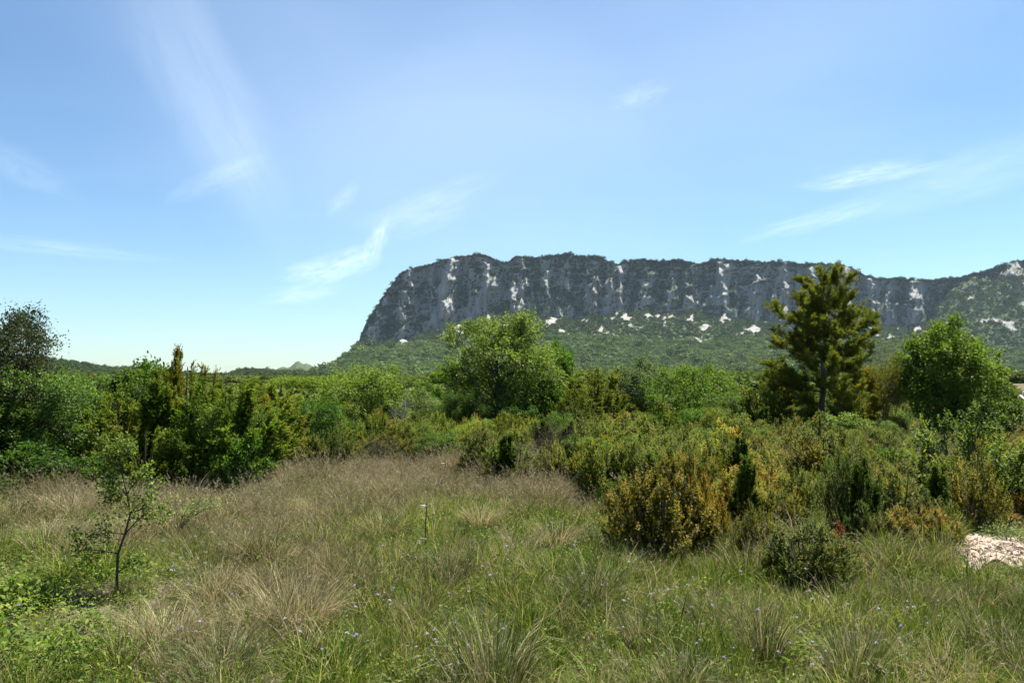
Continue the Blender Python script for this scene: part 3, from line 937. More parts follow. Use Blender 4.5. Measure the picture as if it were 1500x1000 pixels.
def juniper(name, seed, H=2.2, W=1.9, nb=84, col=False, mat=None):
    """prickly juniper: rising branches with many upright feathery sprays"""
    r = np.random.default_rng(seed)
    wd, cr = MB(), MB()
    bt = r.random(nb)
    SP, SA, SL, ST = [], [], [], []
    lob = r.random((8,))
    for b in range(nb):
        a = r.random() * 2 * PI
        hz = (b + .5) / nb
        reach = W * .5 * (math.sin(PI * (0.12 + .80 * hz)) ** .7) * r.uniform(.62, 1.1)
        if col: reach = W * .5 * (1 - hz) ** .5 * r.uniform(.6, 1.05)
        z0 = H * hz * .55 * (.6 if not col else 1.1)
        zt = min(H, H * (hz * .84 + .10) * r.uniform(.9, 1.1))
        p0 = np.array([0, 0, max(.05, z0)])
        p2 = np.array([math.cos(a) * reach, math.sin(a) * reach, max(.16, zt)])
        p1 = np.array([math.cos(a) * reach * .75, math.sin(a) * reach * .75, (p0[2] + p2[2]) * .42])
        pts = bez(p0, p1, p2, 8)
        wd.tube(pts, .016 + .012 * (1 - hz), .004, 5)
        n = int(34 * (1 + .6 * reach / W))
        t = r.beta(2.6, 1.0, n)
        idx = np.clip((t * 7).astype(int), 0, 6); ft = (t * 7 - idx)[:, None]
        P = pts[idx] * (1 - ft) + pts[idx + 1] * ft
        dirb = norm(pts[idx + 1] - pts[idx])
        out = np.array([math.cos(a), math.sin(a), 0])
        A = norm(dirb * .6 + np.array([0, 0, .32]) + out * .4 + r.normal(size=(n, 3)) * .36)
        SP.append(P); SA.append(A); SL.append(r.uniform(.10, .27, n) * (.75 if col else 1)); ST.append(np.full(n, .45 * bt[b]) + .3 * r.random(n))
    wd.tube(np.array([[0, 0, -.1], [.02, .01, H * .3], [0, .02, H * .7], [0, 0, H * .96]]), .045, .008, 6)
    SP, SA, SL, ST = np.concatenate(SP), np.concatenate(SA), np.concatenate(SL), np.concatenate(ST)
    ns = len(SP); nl = 12
    t = np.tile(np.linspace(.02, 1, nl), ns); k = np.repeat(np.arange(ns), nl)
    droop = np.zeros((ns * nl, 3)); droop[:, 2] = -.25 * (t ** 2) * SL[k] * (0 if col else 1)
    P = SP[k] + SA[k] * (SL[k] * t)[:, None] + droop
    n = len(P)
    side = norm(np.cross(SA[k], norm(r.normal(size=(n, 3)))))
    A = norm(side * .75 + SA[k] * .75)
    N = norm(SA[k] * .5 + np.array([0, 0, .6]) + r.normal(size=(n, 3)) * .3)
    wl = (1.15 - .75 * t)
    cr.leaves(P, A, N,   .068 * wl * r.uniform(.8, 1.2, n), .024 * r.uniform(.8, 1.2, n), np.clip(ST[k] + .22 * r.random(n) + .12 * t, 0, 1), .1, .4)
    return wd.mesh(name + '_wood', M['darkbark'], True), cr.mesh(name + '_crown', mat or M['juniper']), H, W


def pine(name, seed, H=5.0, W=3.0, nwh=17, tuft=14, first=.14):
    r = np.random.default_rng(seed)
    wd, cr = MB(), MB()
    zt = np.linspace(0, 1, 14)
    trunk = np.stack([.10 * np.sin(zt * 2.2) * zt, .06 * np.sin(zt * 3), zt * H * .97], 1); trunk[0, 2] = -.15
    trunk[1:, :2] += np.cumsum(r.normal(size=(13, 2)), 0) * .022
    wd.tube(trunk, .018 * H, .004 * H, 8)
    TP, TA, TT = [], [], []
    for w in range(nwh):
        f = first + (1 - first) * (w / (nwh - .3)) ** .95
        nbr = r.integers(4, 7)
        a0 = r.random() * 2 * PI
        prof = (min(1, .55 + 1.3 * (f - first)) * (1 - f) ** .64 * 1.30) if f > .2 else .75
        for q in range(nbr):
            a = a0 + q * 2 * PI / nbr + r.normal() * .35
            ln = W * .5 * prof * r.uniform(.6, 1.18) + .12
            z = f * H + r.normal() * .14
            j = int(np.clip(np.searchsorted(trunk[:, 2], z), 1, 13))
            p0 = trunk[j].copy(); p0[2] = z
            o = np.array([math.cos(a), math.sin(a), 0])
            up = .20 + .75 * f
            p2 = p0 + o * ln + np.array([0, 0, ln * up * .8])
            p1 = p0 + o * ln * .6 + np.array([0, 0, ln * .08])
            pts = bez(p0, p1, p2, 7)
            wd.tube(pts, .008 + .007 * ln, .004, 5)
            ntw = int(6 + ln * 12)
            for s in range(ntw):
                t = r.uniform(.28, 1.0) if s else 1.0
                i = min(5, int(t * 6)); ft = t * 6 - i
                b0 = pts[i] * (1 - ft) + pts[i + 1] * ft
                d = norm(norm(pts[i + 1] - pts[i]) * .7 + r.normal(size=3) * .5 + np.array([0, 0, .35]))
                l2 = r.uniform(.12, .42) * (.6 + .3 * ln)
                e = b0 + d * l2
                wd.tube(np.stack([b0, (b0 + e) / 2 + r.normal(size=3) * .02, e]), .004, .002, 3)
                m = int(4 + l2 * 13)
                tt = np.linspace(.08, 1, m)[:, None]
                TP.append(b0 + (e - b0) * tt); TA.append(np.repeat(d[None], m, 0)); TT.append(np.full(m, r.random()))
    TP, TA, TT = np.concatenate(TP), np.concatenate(TA), np.concatenate(TT)
    n0 = len(TP); k = np.repeat(np.arange(n0), tuft); n = len(k)
    A = norm(TA[k] * .75 + np.array([0, 0, .25]) + r.normal(size=(n, 3)) * .55)
    N = norm(r.normal(size=(n, 3)) + np.array([0, 0, .5]))
    cr.leaves(TP[k] + r.normal(size=(n, 3)) * .015, A, N, r.uniform(.07, .135, n), r.uniform(.012, .018, n), np.clip(.45 * TT[k] + .5 * r.random(n), 0, 1), .05, .5)
    return wd.mesh(name + '_wood', M['pinebark'], True), cr.mesh(name + '_crown', M['pine']), H, W


def bare_tree(name, seed, H, W, mat, nl=0, leafmat=None, nlimb=9, tr=.05, L=.05):
    """a twiggy, mostly leafless tree"""
    r = np.random.default_rng(seed)
    wd, cr = MB(), MB()
    tips = []

    def grow(p, d, ln, rad_, depth):
        d = norm(d); pts = [p]
        cur = d
        for s in range(5):
            cur = norm(cur + r.normal(size=3) * .18 + np.array([0, 0, .06]))
            pts.append(pts[-1] + cur * ln / 5)
        pts = np.array(pts)
        wd.tube(pts, rad_, rad_ * .45, 6 if depth > 2 else (4 if depth > 0 else 3))
        if depth == 0:
            tips.append(pts[3]); tips.append(pts[-1]); return
        for c in range(r.integers(3, 6)):
            t = r.integers(2, 6)
            nd = norm(cur * .75 + r.normal(size=3) * .62 + np.array([0, 0, .12]))
            grow(pts[t], nd, ln * r.uniform(.5, .75), rad_ * .45, depth - 1)
    for q in range(nlimb):
        a = q / nlimb * 2 * PI + r.normal() * .3
        sp = W / H * r.uniform(.15, .55)
        grow(np.array([0, 0, -.08]), np.array([math.cos(a) * sp, math.sin(a) * sp, 1]), H * r.uniform(.42, .6), tr * r.uniform(.6, 1), 3)
    tips = np.array(tips)
    w = wd.mesh(name + '_wood', mat, True)
    if nl:
        k = r.integers(0, len(tips), nl)
        P = tips[k] + r.normal(size=(nl, 3)) * .05
        A = norm(r.normal(size=(nl, 3))); N = norm(r.normal(size=(nl, 3)) + np.array([0, 0, .6]))
        cr.leaves(P, A, N, L * r.uniform(.6, 1.3, nl), L * .6 * r.uniform(.7, 1.2, nl), r.random(nl))
        return w, cr.mesh(name + '_crown', leafmat), float(np.max(tips[:, 2])), W
    return w, None, float(np.max(tips[:, 2])), W


SPECIES = {}


def build_species():
    S = SPECIES
    S['juniper'] = [juniper('juniper', 100 + k, 2.2, 2.0) for k in range(4)]
    S['column'] = [juniper('column_juniper', 120 + k, 2.2, .75, 54, True) for k in range(2)]
    S['box'] = [box_shrub('box', 140 + k) for k in range(4)]
    S['spikybox'] = [box_shrub('spiky_box', 150 + k, 1.4, 1.3, 820, .7, None, 1.8) for k in range(2)]
    S['orangebox'] = [box_shrub('orange_box', 160 + k, 1.0, 1.2, 820, 1.6) for k in range(2)]
    S['oak'] = [broadleaf('oak', 180 + k, 2.2, 2.3, .12, 26, 15000, .062, .042, M['oak'], M['bark'], 4, .05, .19, 0, .12) for k in range(3)]
    S['centre'] = [broadleaf('ash_big', 200, 4.0, 4.3, .45, 44, 27000, .095, .06, M['ash'], M['bark'], 2, .12, .15, 0, .12)]
    S['ash'] = [broadleaf('ash', 210, 2.6, 3.4, .6, 28, 13000, .085, .05, M['ash'], M['darkbark'], 3, .075, .165, 0, .16)]
    S['pale'] = [broadleaf('pale', 220, 2.6, 2.7, .2, 24, 11000, .09, .055, M['pale'], M['bark'], 3, .06, .19)]
    S['bright'] = [broadleaf('bright', 230, 2.2, 3.4, .25, 28, 13000, .08, .05, M['ash'], M['darkbark'], 5, .06, .17, 0, .14)]
    S['maple'] = [broadleaf('maple', 240, 3.4, 3.2, .05, 42, 25000, .088, .07, M['maple'], M['darkbark'], 5, .08, .165, 0, .15, .05)]
    S['light'] = [broadleaf('light', 250 + k, 2.2, 1.6, .15, 18, 7500, .085, .055, M['ash'], M['bark'], 4, .035, .2, 0, .16) for k in range(2)]
    S['lowgreen'] = [broadleaf('low_green', 260 + k, 1.0, 1.4, .02, 18, 7500, .06, .04, M['maple'], M['bark'], 5, .02, .2, 0, .14) for k in range(2)]
    S['pine'] = [pine('pine', 270)]
    S['youngpine'] = [pine('young_pine', 275, 2.6, 1.8, 9, 12)]
    S['twiggy'] = [broadleaf('old_tree', 280, 3.2, 3.0,   .3, 46, 40000, .058, .036, M['brownleaf'], M['darkbark'], 4, .07, .18, 0, .16)]
    S['twigbush'] = [bare_tree('twiggy_tree', 281, 3.0, 2.6, M['bark'], 2500, M['brownleaf'], 9, .03, .04)]
    S['grey'] = [bare_tree('grey_bare_tree', 284, 1.8, .7, M['greybark'], 0, None, 4, .03)]
    S['scraggly'] = [bare_tree('scraggly_tree', 287, 2.8, 2.2, M['bark'], 6500, M['pine'], 8, .04, .055)]


build_species()
_EXT = {}


def extents(v):
    """true height and width of a plant, from its crown"""
    me = v[1] or v[0]
    if me.name not in _EXT:
        co = np.empty(len(me.vertices) * 3, np.float32); me.vertices.foreach_get('co', co); co = co.reshape(-1, 3)
        _EXT[me.name] = (float(np.percentile(co[:, 2], 99.7)), 2 * float(np.percentile(np.hypot(co[:, 0], co[:, 1]), 96)))
    return (v[0], v[1]) + _EXT[me.name]


PLACED = []           # (x, y, radius)


def plant(name, species, px, D, ytop, wpx, label, cat, col=(1, 1, 1), rot=None, var=None, group=None, hmin=.35):
    """a copy of a species at pixel column px, D metres ahead, reaching row ytop, wpx wide"""
    vs = SPECIES[species]
    v = vs[(var if var is not None else rng.integers(0, len(vs))) % len(vs)]
    wood, crown, H, W = extents(v)
    x, y, z = at(px, D)
    h = max(hmin, EYE + (HOR - ytop) / F * D - z)
    w = wpx / F * D * (.92 if cat == 'tree' else 1.06)
    h *= 1.16 if 'box' in species and D < 13.5 else 1.04
    root = bpy.data.objects.new(name, None)
    COL.objects.link(root)
    root.location = (x, y, z)
    root.rotation_euler = (0, 0, rot if rot is not None else rng.random() * 2 * PI)
    root.scale = (w / W, w / W, h / H)
    root.empty_display_size = .2
    tag(root, label, cat, group)
    tree = cat == 'tree'
    o = link('trunk' if tree else 'stem', wood, root)
    if crown:
        c = link('crown' if tree else 'foliage', crown, root)
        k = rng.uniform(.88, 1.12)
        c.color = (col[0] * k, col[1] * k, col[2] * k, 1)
    PLACED.append((x, y, w * .5))
    return root


# ------------------------------------------------------------------ plants: each one where it stands
BROWN = (1.1, .95, .8); OL = (1, 1, 1); YEL = (.98, 1.08, .85); DK = (.68, .78, .7); GRN = (.72, 1.02, .85); GREY = (.9, 1.0, 1.25); ORG = (1.45, .85, .6); LT = (1.25, 1.2, 1.1)
for a in [
    # left edge thicket
    ('bare_topped_tree', 'twiggy', -12, 14.2, 460, 235, 'half bare tree with brown twiggy crown rising over the oak thicket at the left edge', 'tree', (.72, .88, .75), 1.0),
    ('oak_shrub', 'oak', 80, 14.2, 545, 150, 'grey green downy oak shrub in front of the half bare tree', 'shrub', GREY, .3, 0),
    ('oak_shrub', 'oak', -25, 13.4, 585, 150, 'dark oak shrub cut by the left edge below the half bare tree', 'shrub', DK, 2, 1),
    ('oak_shrub', 'oak', 128, 15.6, 552, 110, 'rounded grey green oak shrub between the downy oak and the bright leafy sapling group', 'shrub', GREY, 4, 2),
    ('leafy_shrub', 'lowgreen', 40, 12.9, 650, 140, 'low bright green bush along the grass at the foot of the left oaks', 'shrub', (.75, .9, .9), 1, 0),
    ('leafy_shrub', 'lowgreen', 118, 13.2, 668, 80, 'small mid green bush at the grass edge under the rounded oak', 'shrub', (.8, .9, .8), 3, 1),
    ('leafy_tree', 'light', 205, 16.0, 533, 115, 'light green young tree with loose top leaves left of the dead juniper spire', 'tree', (.85, 1, .9), 1, 0),
    ('juniper', 'juniper', 172, 14.3, 588, 110, 'olive juniper below the light green young tree', 'shrub', OL, 1, 0),
    ('column_juniper', 'column', 234, 14.0, 552, 62, 'narrow dark juniper column between two wide junipers', 'shrub', DK, 1, 0),
    ('column_juniper', 'column', 259, 14.9, 519, 30, 'thin dead juniper spire sticking up above the left thicket', 'shrub', (1.1, .7, .6), 1, 1),
    ('juniper', 'juniper', 275, 14.9, 542, 110, 'brown tinged juniper around the dead spire', 'shrub', BROWN, 2, 1),
    ('juniper', 'juniper', 332, 14.3, 562, 175, 'broad olive yellow juniper, the widest of the left thicket', 'shrub', YEL, 3, 2),
    ('juniper', 'juniper', 215, 13.4, 632, 90, 'short juniper at the grass edge before the narrow dark column', 'shrub', OL, 4, 3),
    ('leafy_shrub', 'lowgreen', 345, 13.5, 640, 92, 'low fresh green leafy bush at the foot of the broad juniper', 'shrub', (.8, .95, .7), 2, 1),
    ('juniper', 'juniper', 285, 13.5, 640, 84, 'low dark juniper left of the fresh green bush', 'shrub', DK, 5, 0),
    ('juniper', 'juniper', 400, 16.6, 582, 105, 'orange olive juniper right of the broad juniper', 'shrub', (1.25, .95, .75), .5, 1),
    ('juniper', 'juniper', 398, 26, 564, 90, 'yellow green juniper further back behind the orange olive one', 'shrub', YEL, 2.2, 2),
    ('box_shrub', 'box', 425, 16.4, 628, 85, 'olive box shrub at the grass edge below the orange olive juniper', 'shrub', OL, 1, 0),
    ('juniper', 'juniper', 445, 20, 590, 80, 'green juniper standing before the bright vineyard strip', 'shrub', (.9, 1, .8), 1.7, 3),
    ('oak_shrub', 'oak', 468, 18, 586, 88, 'dark green multi stemmed oak shrub left of the yellow green ash', 'shrub', (.75, .95, .75), 1, 1),
    ('box_shrub', 'spikybox', 492, 16.6, 622, 80, 'spiky dark box shrub at the grass edge before the yellow green ash', 'shrub', DK, 1, 0),
    ('box_shrub', 'box', 458, 16.2, 640, 70, 'low olive box shrub left of the spiky dark box', 'shrub', OL, 3, 1),
    ('oak_shrub', 'oak', 302, 13.9, 592, 110, 'green oak shrub growing between the wide junipers of the left thicket', 'shrub', (1, 1, .8), 2, 2),
    ('oak_shrub', 'oak', 370, 14.6, 600, 90, 'green oak shrub at the right flank of the broad juniper', 'shrub', (.95, .95, .75), 3, 0),
    ('oak_shrub', 'oak', 190, 15.2, 562, 110, 'green oak shrub between the light young tree and the olive juniper', 'shrub', (.9, .95, .8), 4, 1),
    # middle
    ('ash_tree', 'ash', 545, 25, 539, 165, 'yellow green spreading ash tree with dark forked stems', 'tree', (1.12, 1.12, 1), .4, 0),
    ('bare_tree', 'grey', 591, 22.5, 566, 50, 'bare grey stemmed young tree right of the yellow green ash', 'tree', (1, 1, 1), 1, 0),
    ('pale_tree', 'pale', 614, 29, 570, 72, 'pale whitish green small tree behind the bare grey stems', 'tree', LT, 1, 0),
    ('leafy_tree', 'light', 645, 46, 541, 46, 'small round bright green tree far behind, left of the big ash', 'tree', (.9, 1.1, .8), 1, 1),
    ('leafy_tree', 'light', 628, 33, 560, 62, 'mid green bushy tree between the pale tree and the big ash', 'tree', (.7, .85, .7), 4, 0),
    ('ash_tree', 'centre', 737, 26, 467, 184, 'big rounded light green ash tree before the mountain, tallest of the middle', 'tree', (1.0, 1.02, 1.1), .8, 0),
    ('leafy_tree', 'light', 812, 28, 503, 58, 'slim bright green tree touching the right side of the big ash', 'tree', (.72, 1, .65), 2, 1),
    ('leafy_tree', 'light', 795, 25.5, 560, 70, 'bushy green young tree under the right side of the big ash', 'tree', (.7, .95, .7), 3, 0),
    ('oak_shrub', 'oak', 668, 24, 575, 62, 'dark oak shrub in the shade left of the big ash', 'shrub', (.6, .75, .6), 1, 2),  # leaf colour darkened for the shade beside the ash
    ('oak_shrub', 'oak', 700, 24.2, 592, 60, 'dark shaded oak shrub at the foot of the big ash', 'shrub', (.55, .7, .55), 1, 0),  # shade under the ash put into the leaf colour
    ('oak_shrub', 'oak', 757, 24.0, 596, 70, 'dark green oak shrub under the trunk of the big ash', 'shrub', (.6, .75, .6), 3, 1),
    ('box_shrub', 'box', 570, 18, 632, 78, 'orange olive box shrub below the yellow green ash', 'shrub', (1.2, .9, .7), 1, 2),
    ('box_shrub', 'box', 530, 17.6, 652, 60, 'small olive box shrub under the forked ash stems', 'shrub', OL, 1, 3),
    ('box_shrub', 'box', 606, 17.4, 640, 66, 'dark leaning box shrub at the grass edge under the bare grey tree', 'shrub', (.85, .8, .65), 1, 0),
    ('box_shrub', 'box', 640, 19, 640, 66, 'rusty orange box shrub at the top of the dry meadow', 'shrub', ORG, 1, 1),
    ('box_shrub', 'box', 668, 17.5, 660, 60, 'yellow olive low box shrub beside the far marker stake', 'shrub', YEL, 1, 2),
    ('juniper', 'juniper', 872, 27, 546, 100, 'olive brown juniper right of the big ash', 'shrub', (1.2, 1.0, .8), 1, 0),
    ('juniper', 'juniper', 843, 24, 575, 70, 'dull olive juniper beside the slim bright green tree', 'shrub', (1.1, .95, .75), 2, 3),
    ('pale_tree', 'pale', 932, 30, 527, 112, 'pale grey green rounded tree in the middle distance', 'tree', (1.0, 1.0, 1.1), 2, 0),
    ('ash_tree', 'bright', 1012, 27, 538, 150, 'bright yellow green many stemmed tree right of the pale grey one', 'tree', (1.0, 1.08, .8), 1, 0),
    ('oak_shrub', 'oak', 1058, 24, 577, 78, 'dark oak shrub at the right end of the bright yellow green tree', 'shrub', (.8, .85, .7), 2, 1),
    ('column_juniper', 'column', 796, 16.0, 612, 34, 'narrow blackish juniper standing in the box thicket under the big ash', 'shrub', (.5, .6, .5), 1, 0),
    # box thicket, middle
    ('box_shrub', 'box', 712, 15.3, 628, 84, 'olive box shrub at the left corner of the middle thicket', 'shrub', OL, 1, 0),
    ('box_shrub', 'box', 752, 14.2, 640, 84, 'yellow olive box shrub left of the blackish narrow juniper', 'shrub', YEL, 1, 1),
    ('box_shrub', 'box', 690, 15.6, 668, 56, 'low orange tinged box at the grass corner below the far stake', 'shrub', ORG, 1, 2),
    ('box_shrub', 'spikybox', 832, 13.4, 640, 84, 'upright olive box right of the blackish narrow juniper', 'shrub', OL, 1, 1),
    ('box_shrub', 'box', 884, 12.3, 650, 92, 'dense yellow green box at the front of the middle thicket', 'shrub', YEL, 1, 3),
    ('box_shrub', 'box', 925, 12.3, 652, 76, 'dark gapped box shrub left above the orange box', 'shrub', DK, 1, 0),
    ('box_shrub', 'box', 905, 11.7, 698, 56, 'low green box at the grass edge left of the orange box', 'shrub', GRN, 2, 1),
    ('box_shrub', 'box', 852, 17, 604, 96, 'rounded olive box behind the upright olive one', 'shrub', OL, 3, 2),
    ('box_shrub', 'box', 918, 18, 608, 110, 'wide olive box at the back of the middle thicket', 'shrub', (1.05, 1.05, .85), 3, 3),
    ('box_shrub', 'box', 965, 15, 636, 92, 'yellow olive box behind the orange box', 'shrub', YEL, 4, 1),
    ('box_shrub', 'box', 1010, 15.6, 622, 100, 'olive box in the thicket below the bright yellow green tree', 'shrub', OL, 2, 2),
    ('box_shrub', 'box', 1010, 12, 662, 80, 'dull yellow box right above the orange box', 'shrub', (1.2, 1.0, .75), 2, 0),
    ('box_shrub', 'orangebox', 962, 9.05, 688, 150, 'large orange tinted box shrub at the meadow edge', 'shrub', (1.25, .86, .8), 1, 0),
    ('box_shrub', 'orangebox', 1028, 9.6, 706, 66, 'rusty box touching the right side of the large orange box', 'shrub', (1.35, .92, .72), 2, 1),
    ('box_shrub', 'orangebox', 912, 9.7, 748, 56, 'small orange box on the left flank of the large orange box', 'shrub', (1.15, .98, .78), 3, 1),
    ('box_shrub', 'box', 1078, 10.6, 694, 96, 'pale olive box right of the large orange box', 'shrub', LT, 1, 3),
    ('box_shrub', 'box', 1108, 13, 664, 92, 'olive yellow box behind the pale olive one', 'shrub', YEL, 1, 1),
    ('box_shrub', 'box', 1062, 13.2, 648, 84, 'green olive box under the dark oak shrub', 'shrub', (.95, 1, .8), 4, 2),
    ('box_shrub', 'box', 1130, 18, 640, 90, 'dusty olive box left under the pine', 'shrub', (1.1, 1.05, 1), 3, 0),
    ('box_shrub', 'box', 1100, 9.0, 745, 60, 'low yellow box between the pale olive box and the front dark box', 'shrub', (1.2, 1.0, .7), 3, 2),
    ('column_juniper', 'column', 742, 13.7, 640, 36, 'dark upright juniper in front of the yellow olive box, left in the middle thicket', 'shrub', (.55, .66, .5), 2, 1),  # these dark columns are added to stand for shaded gaps between bushes
    ('column_juniper', 'column', 948, 11.4, 668, 40, 'dark upright juniper behind the left edge of the large orange box', 'shrub', (.55, .66, .5), 3, 0),
    ('column_juniper', 'column', 1092, 10.3, 672, 40, 'dark upright juniper at the right of the pale olive box', 'shrub', (.55, .66, .5), 4, 1),
    ('column_juniper', 'column', 1262, 9.3, 676, 46, 'blackish upright juniper between the tall blackish box and the dense dark one', 'shrub', (.5, .6, .45), 5, 0),
    ('column_juniper', 'column', 1368, 9.9, 684, 44, 'dark upright juniper left of the spiky brownish box', 'shrub', (.55, .66, .5), 6, 1),
    # right
    ('box_shrub', 'box', 1184, 7.7, 768, 142, 'dark green box shrub standing nearest to the camera', 'shrub', (.58, .70, .5), 1, 0),
    ('box_shrub', 'spikybox', 1243, 9.5, 660, 88, 'tall blackish box with a pointed top behind the nearest box', 'shrub', (.55, .66, .5), 1, 0),
    ('box_shrub', 'box', 1308, 9.9, 690, 108, 'dense dark green box right of the tall blackish one', 'shrub', (.85, .88, .65), 1, 1),
    ('box_shrub', 'box', 1356, 9.5, 726, 80, 'dark box between the dense box and the spiky one', 'shrub', (.8, .85, .65), 2, 2),
    ('box_shrub', 'spikybox', 1412, 10.3, 662, 98, 'spiky brownish box beside the gravel patch', 'shrub', (1.1, .9, .75), 1, 1),
    ('box_shrub', 'box', 1258, 9.0, 742, 60, 'small dark box under the tall blackish one', 'shrub', (.7, .78, .6), 2, 3),
    ('box_shrub', 'orangebox', 1305, 9.1, 776, 92, 'low orange box strip at the foot of the dense dark box', 'shrub', (1.2, .92, .75), 1, 0),
    ('box_shrub', 'orangebox', 1362, 9.0, 784, 72, 'low golden box strip left of the gravel patch', 'shrub', (1.1, .98, .8), 2, 1),
    ('box_shrub', 'orangebox', 1452, 10.8, 742, 86, 'low rusty brown mound above the gravel patch', 'shrub', (1.15, .85, .75), 4, 0),
    ('box_shrub', 'orangebox', 1500, 10.9, 738, 66, 'low orange brown mound at the right edge above the gravel', 'shrub', (1.15, .88, .75), 3, 1),
    ('red_leaf_shrub', 'red', 1226, 8.7, 763, 26, 'small shrub with bright red leaves in front of the blackish box', 'shrub', (1, 1, 1), 1, 0),
    ('pine_tree', 'pine', 1206, 23.8, 402, 162, 'tall pine tree with dark trunk and airy crown', 'tree', (1, 1, 1), .5, 0),
    ('young_pine', 'youngpine', 1140, 25, 528, 62, 'young pine at the left side of the tall pine', 'tree', (1, 1, .9), 1, 0),
    ('young_pine', 'youngpine', 1262, 25.5, 535, 80, 'young yellowish pine leaning against the right of the tall pine', 'tree', (1.25, 1.1, .9), 3, 0),
    ('scraggly_tree', 'scraggly', 1296, 25, 503, 92, 'scraggly olive brown half bare tree between the pine and the round maple', 'tree', (1.1, 1.0, .8), 1, 0),
    ('maple_tree', 'maple', 1386, 24.6, 473, 152, 'round bright green maple tree with dark shaded base', 'tree', (1, 1.02, .9), 1, 0),
    ('oak_shrub', 'oak', 1186, 22.5, 622, 62, 'dark shrub in the shade at the foot of the tall pine', 'shrub', (.6, .7, .55), 1, 1),  # dark leaf tint carries the shade below the pine
    ('leafy_shrub', 'lowgreen', 1242, 21, 606, 88, 'light green low bush right of the pine trunk', 'shrub', (1.3, 1.2, 1.4), 1, 0),
    ('leafy_shrub', 'lowgreen', 1455, 23, 588, 84, 'pale leafy bush right of the round maple', 'shrub', (1.3, 1.15, 1.5), 2, 1),
    ('box_shrub', 'box', 1490, 20, 622, 70, 'brown tinged box shrub on the slope at the right edge', 'shrub', (1.2, .85, .75), 2, 1),
    ('juniper', 'juniper', 1475, 15.4, 672, 96, 'flat yellow green juniper on the open slope at right', 'shrub', (1.15, 1.15, .7), 1, 2),
    ('box_shrub', 'box', 1335, 19.5, 652, 70, 'low olive box on the open slope below the round maple', 'shrub', OL, 2, 0),
    ('box_shrub', 'box', 1290, 17.5, 656, 60, 'dark little box on the open slope below the scraggly tree', 'shrub', DK, 2, 2),
    ('box_shrub', 'box', 1165, 14.5, 668, 74, 'olive box in front of the pine', 'shrub', OL, 5, 3),
    ('box_shrub', 'spikybox', 1200, 12.2, 690, 64, 'upright box left behind the tall blackish box', 'shrub', (.9, .9, .7), 5, 1),
    ('box_shrub', 'box', 1146, 10.2, 722, 70, 'yellowish box behind the nearest dark box', 'shrub', (1.2, 1.05, .7), 5, 0),
    ('juniper', 'juniper', 1115, 24, 572, 70, 'dull green juniper left of the young pine', 'shrub', (.9, .9, .75), 5, 1),
]:
    if a[1] == 'red' and 'red' not in SPECIES:
        SPECIES['red'] = [box_shrub('red_leaf', 190, .5, .45, 60, .5, M['redleaf'], 1.2, .02)]
    plant(*a)

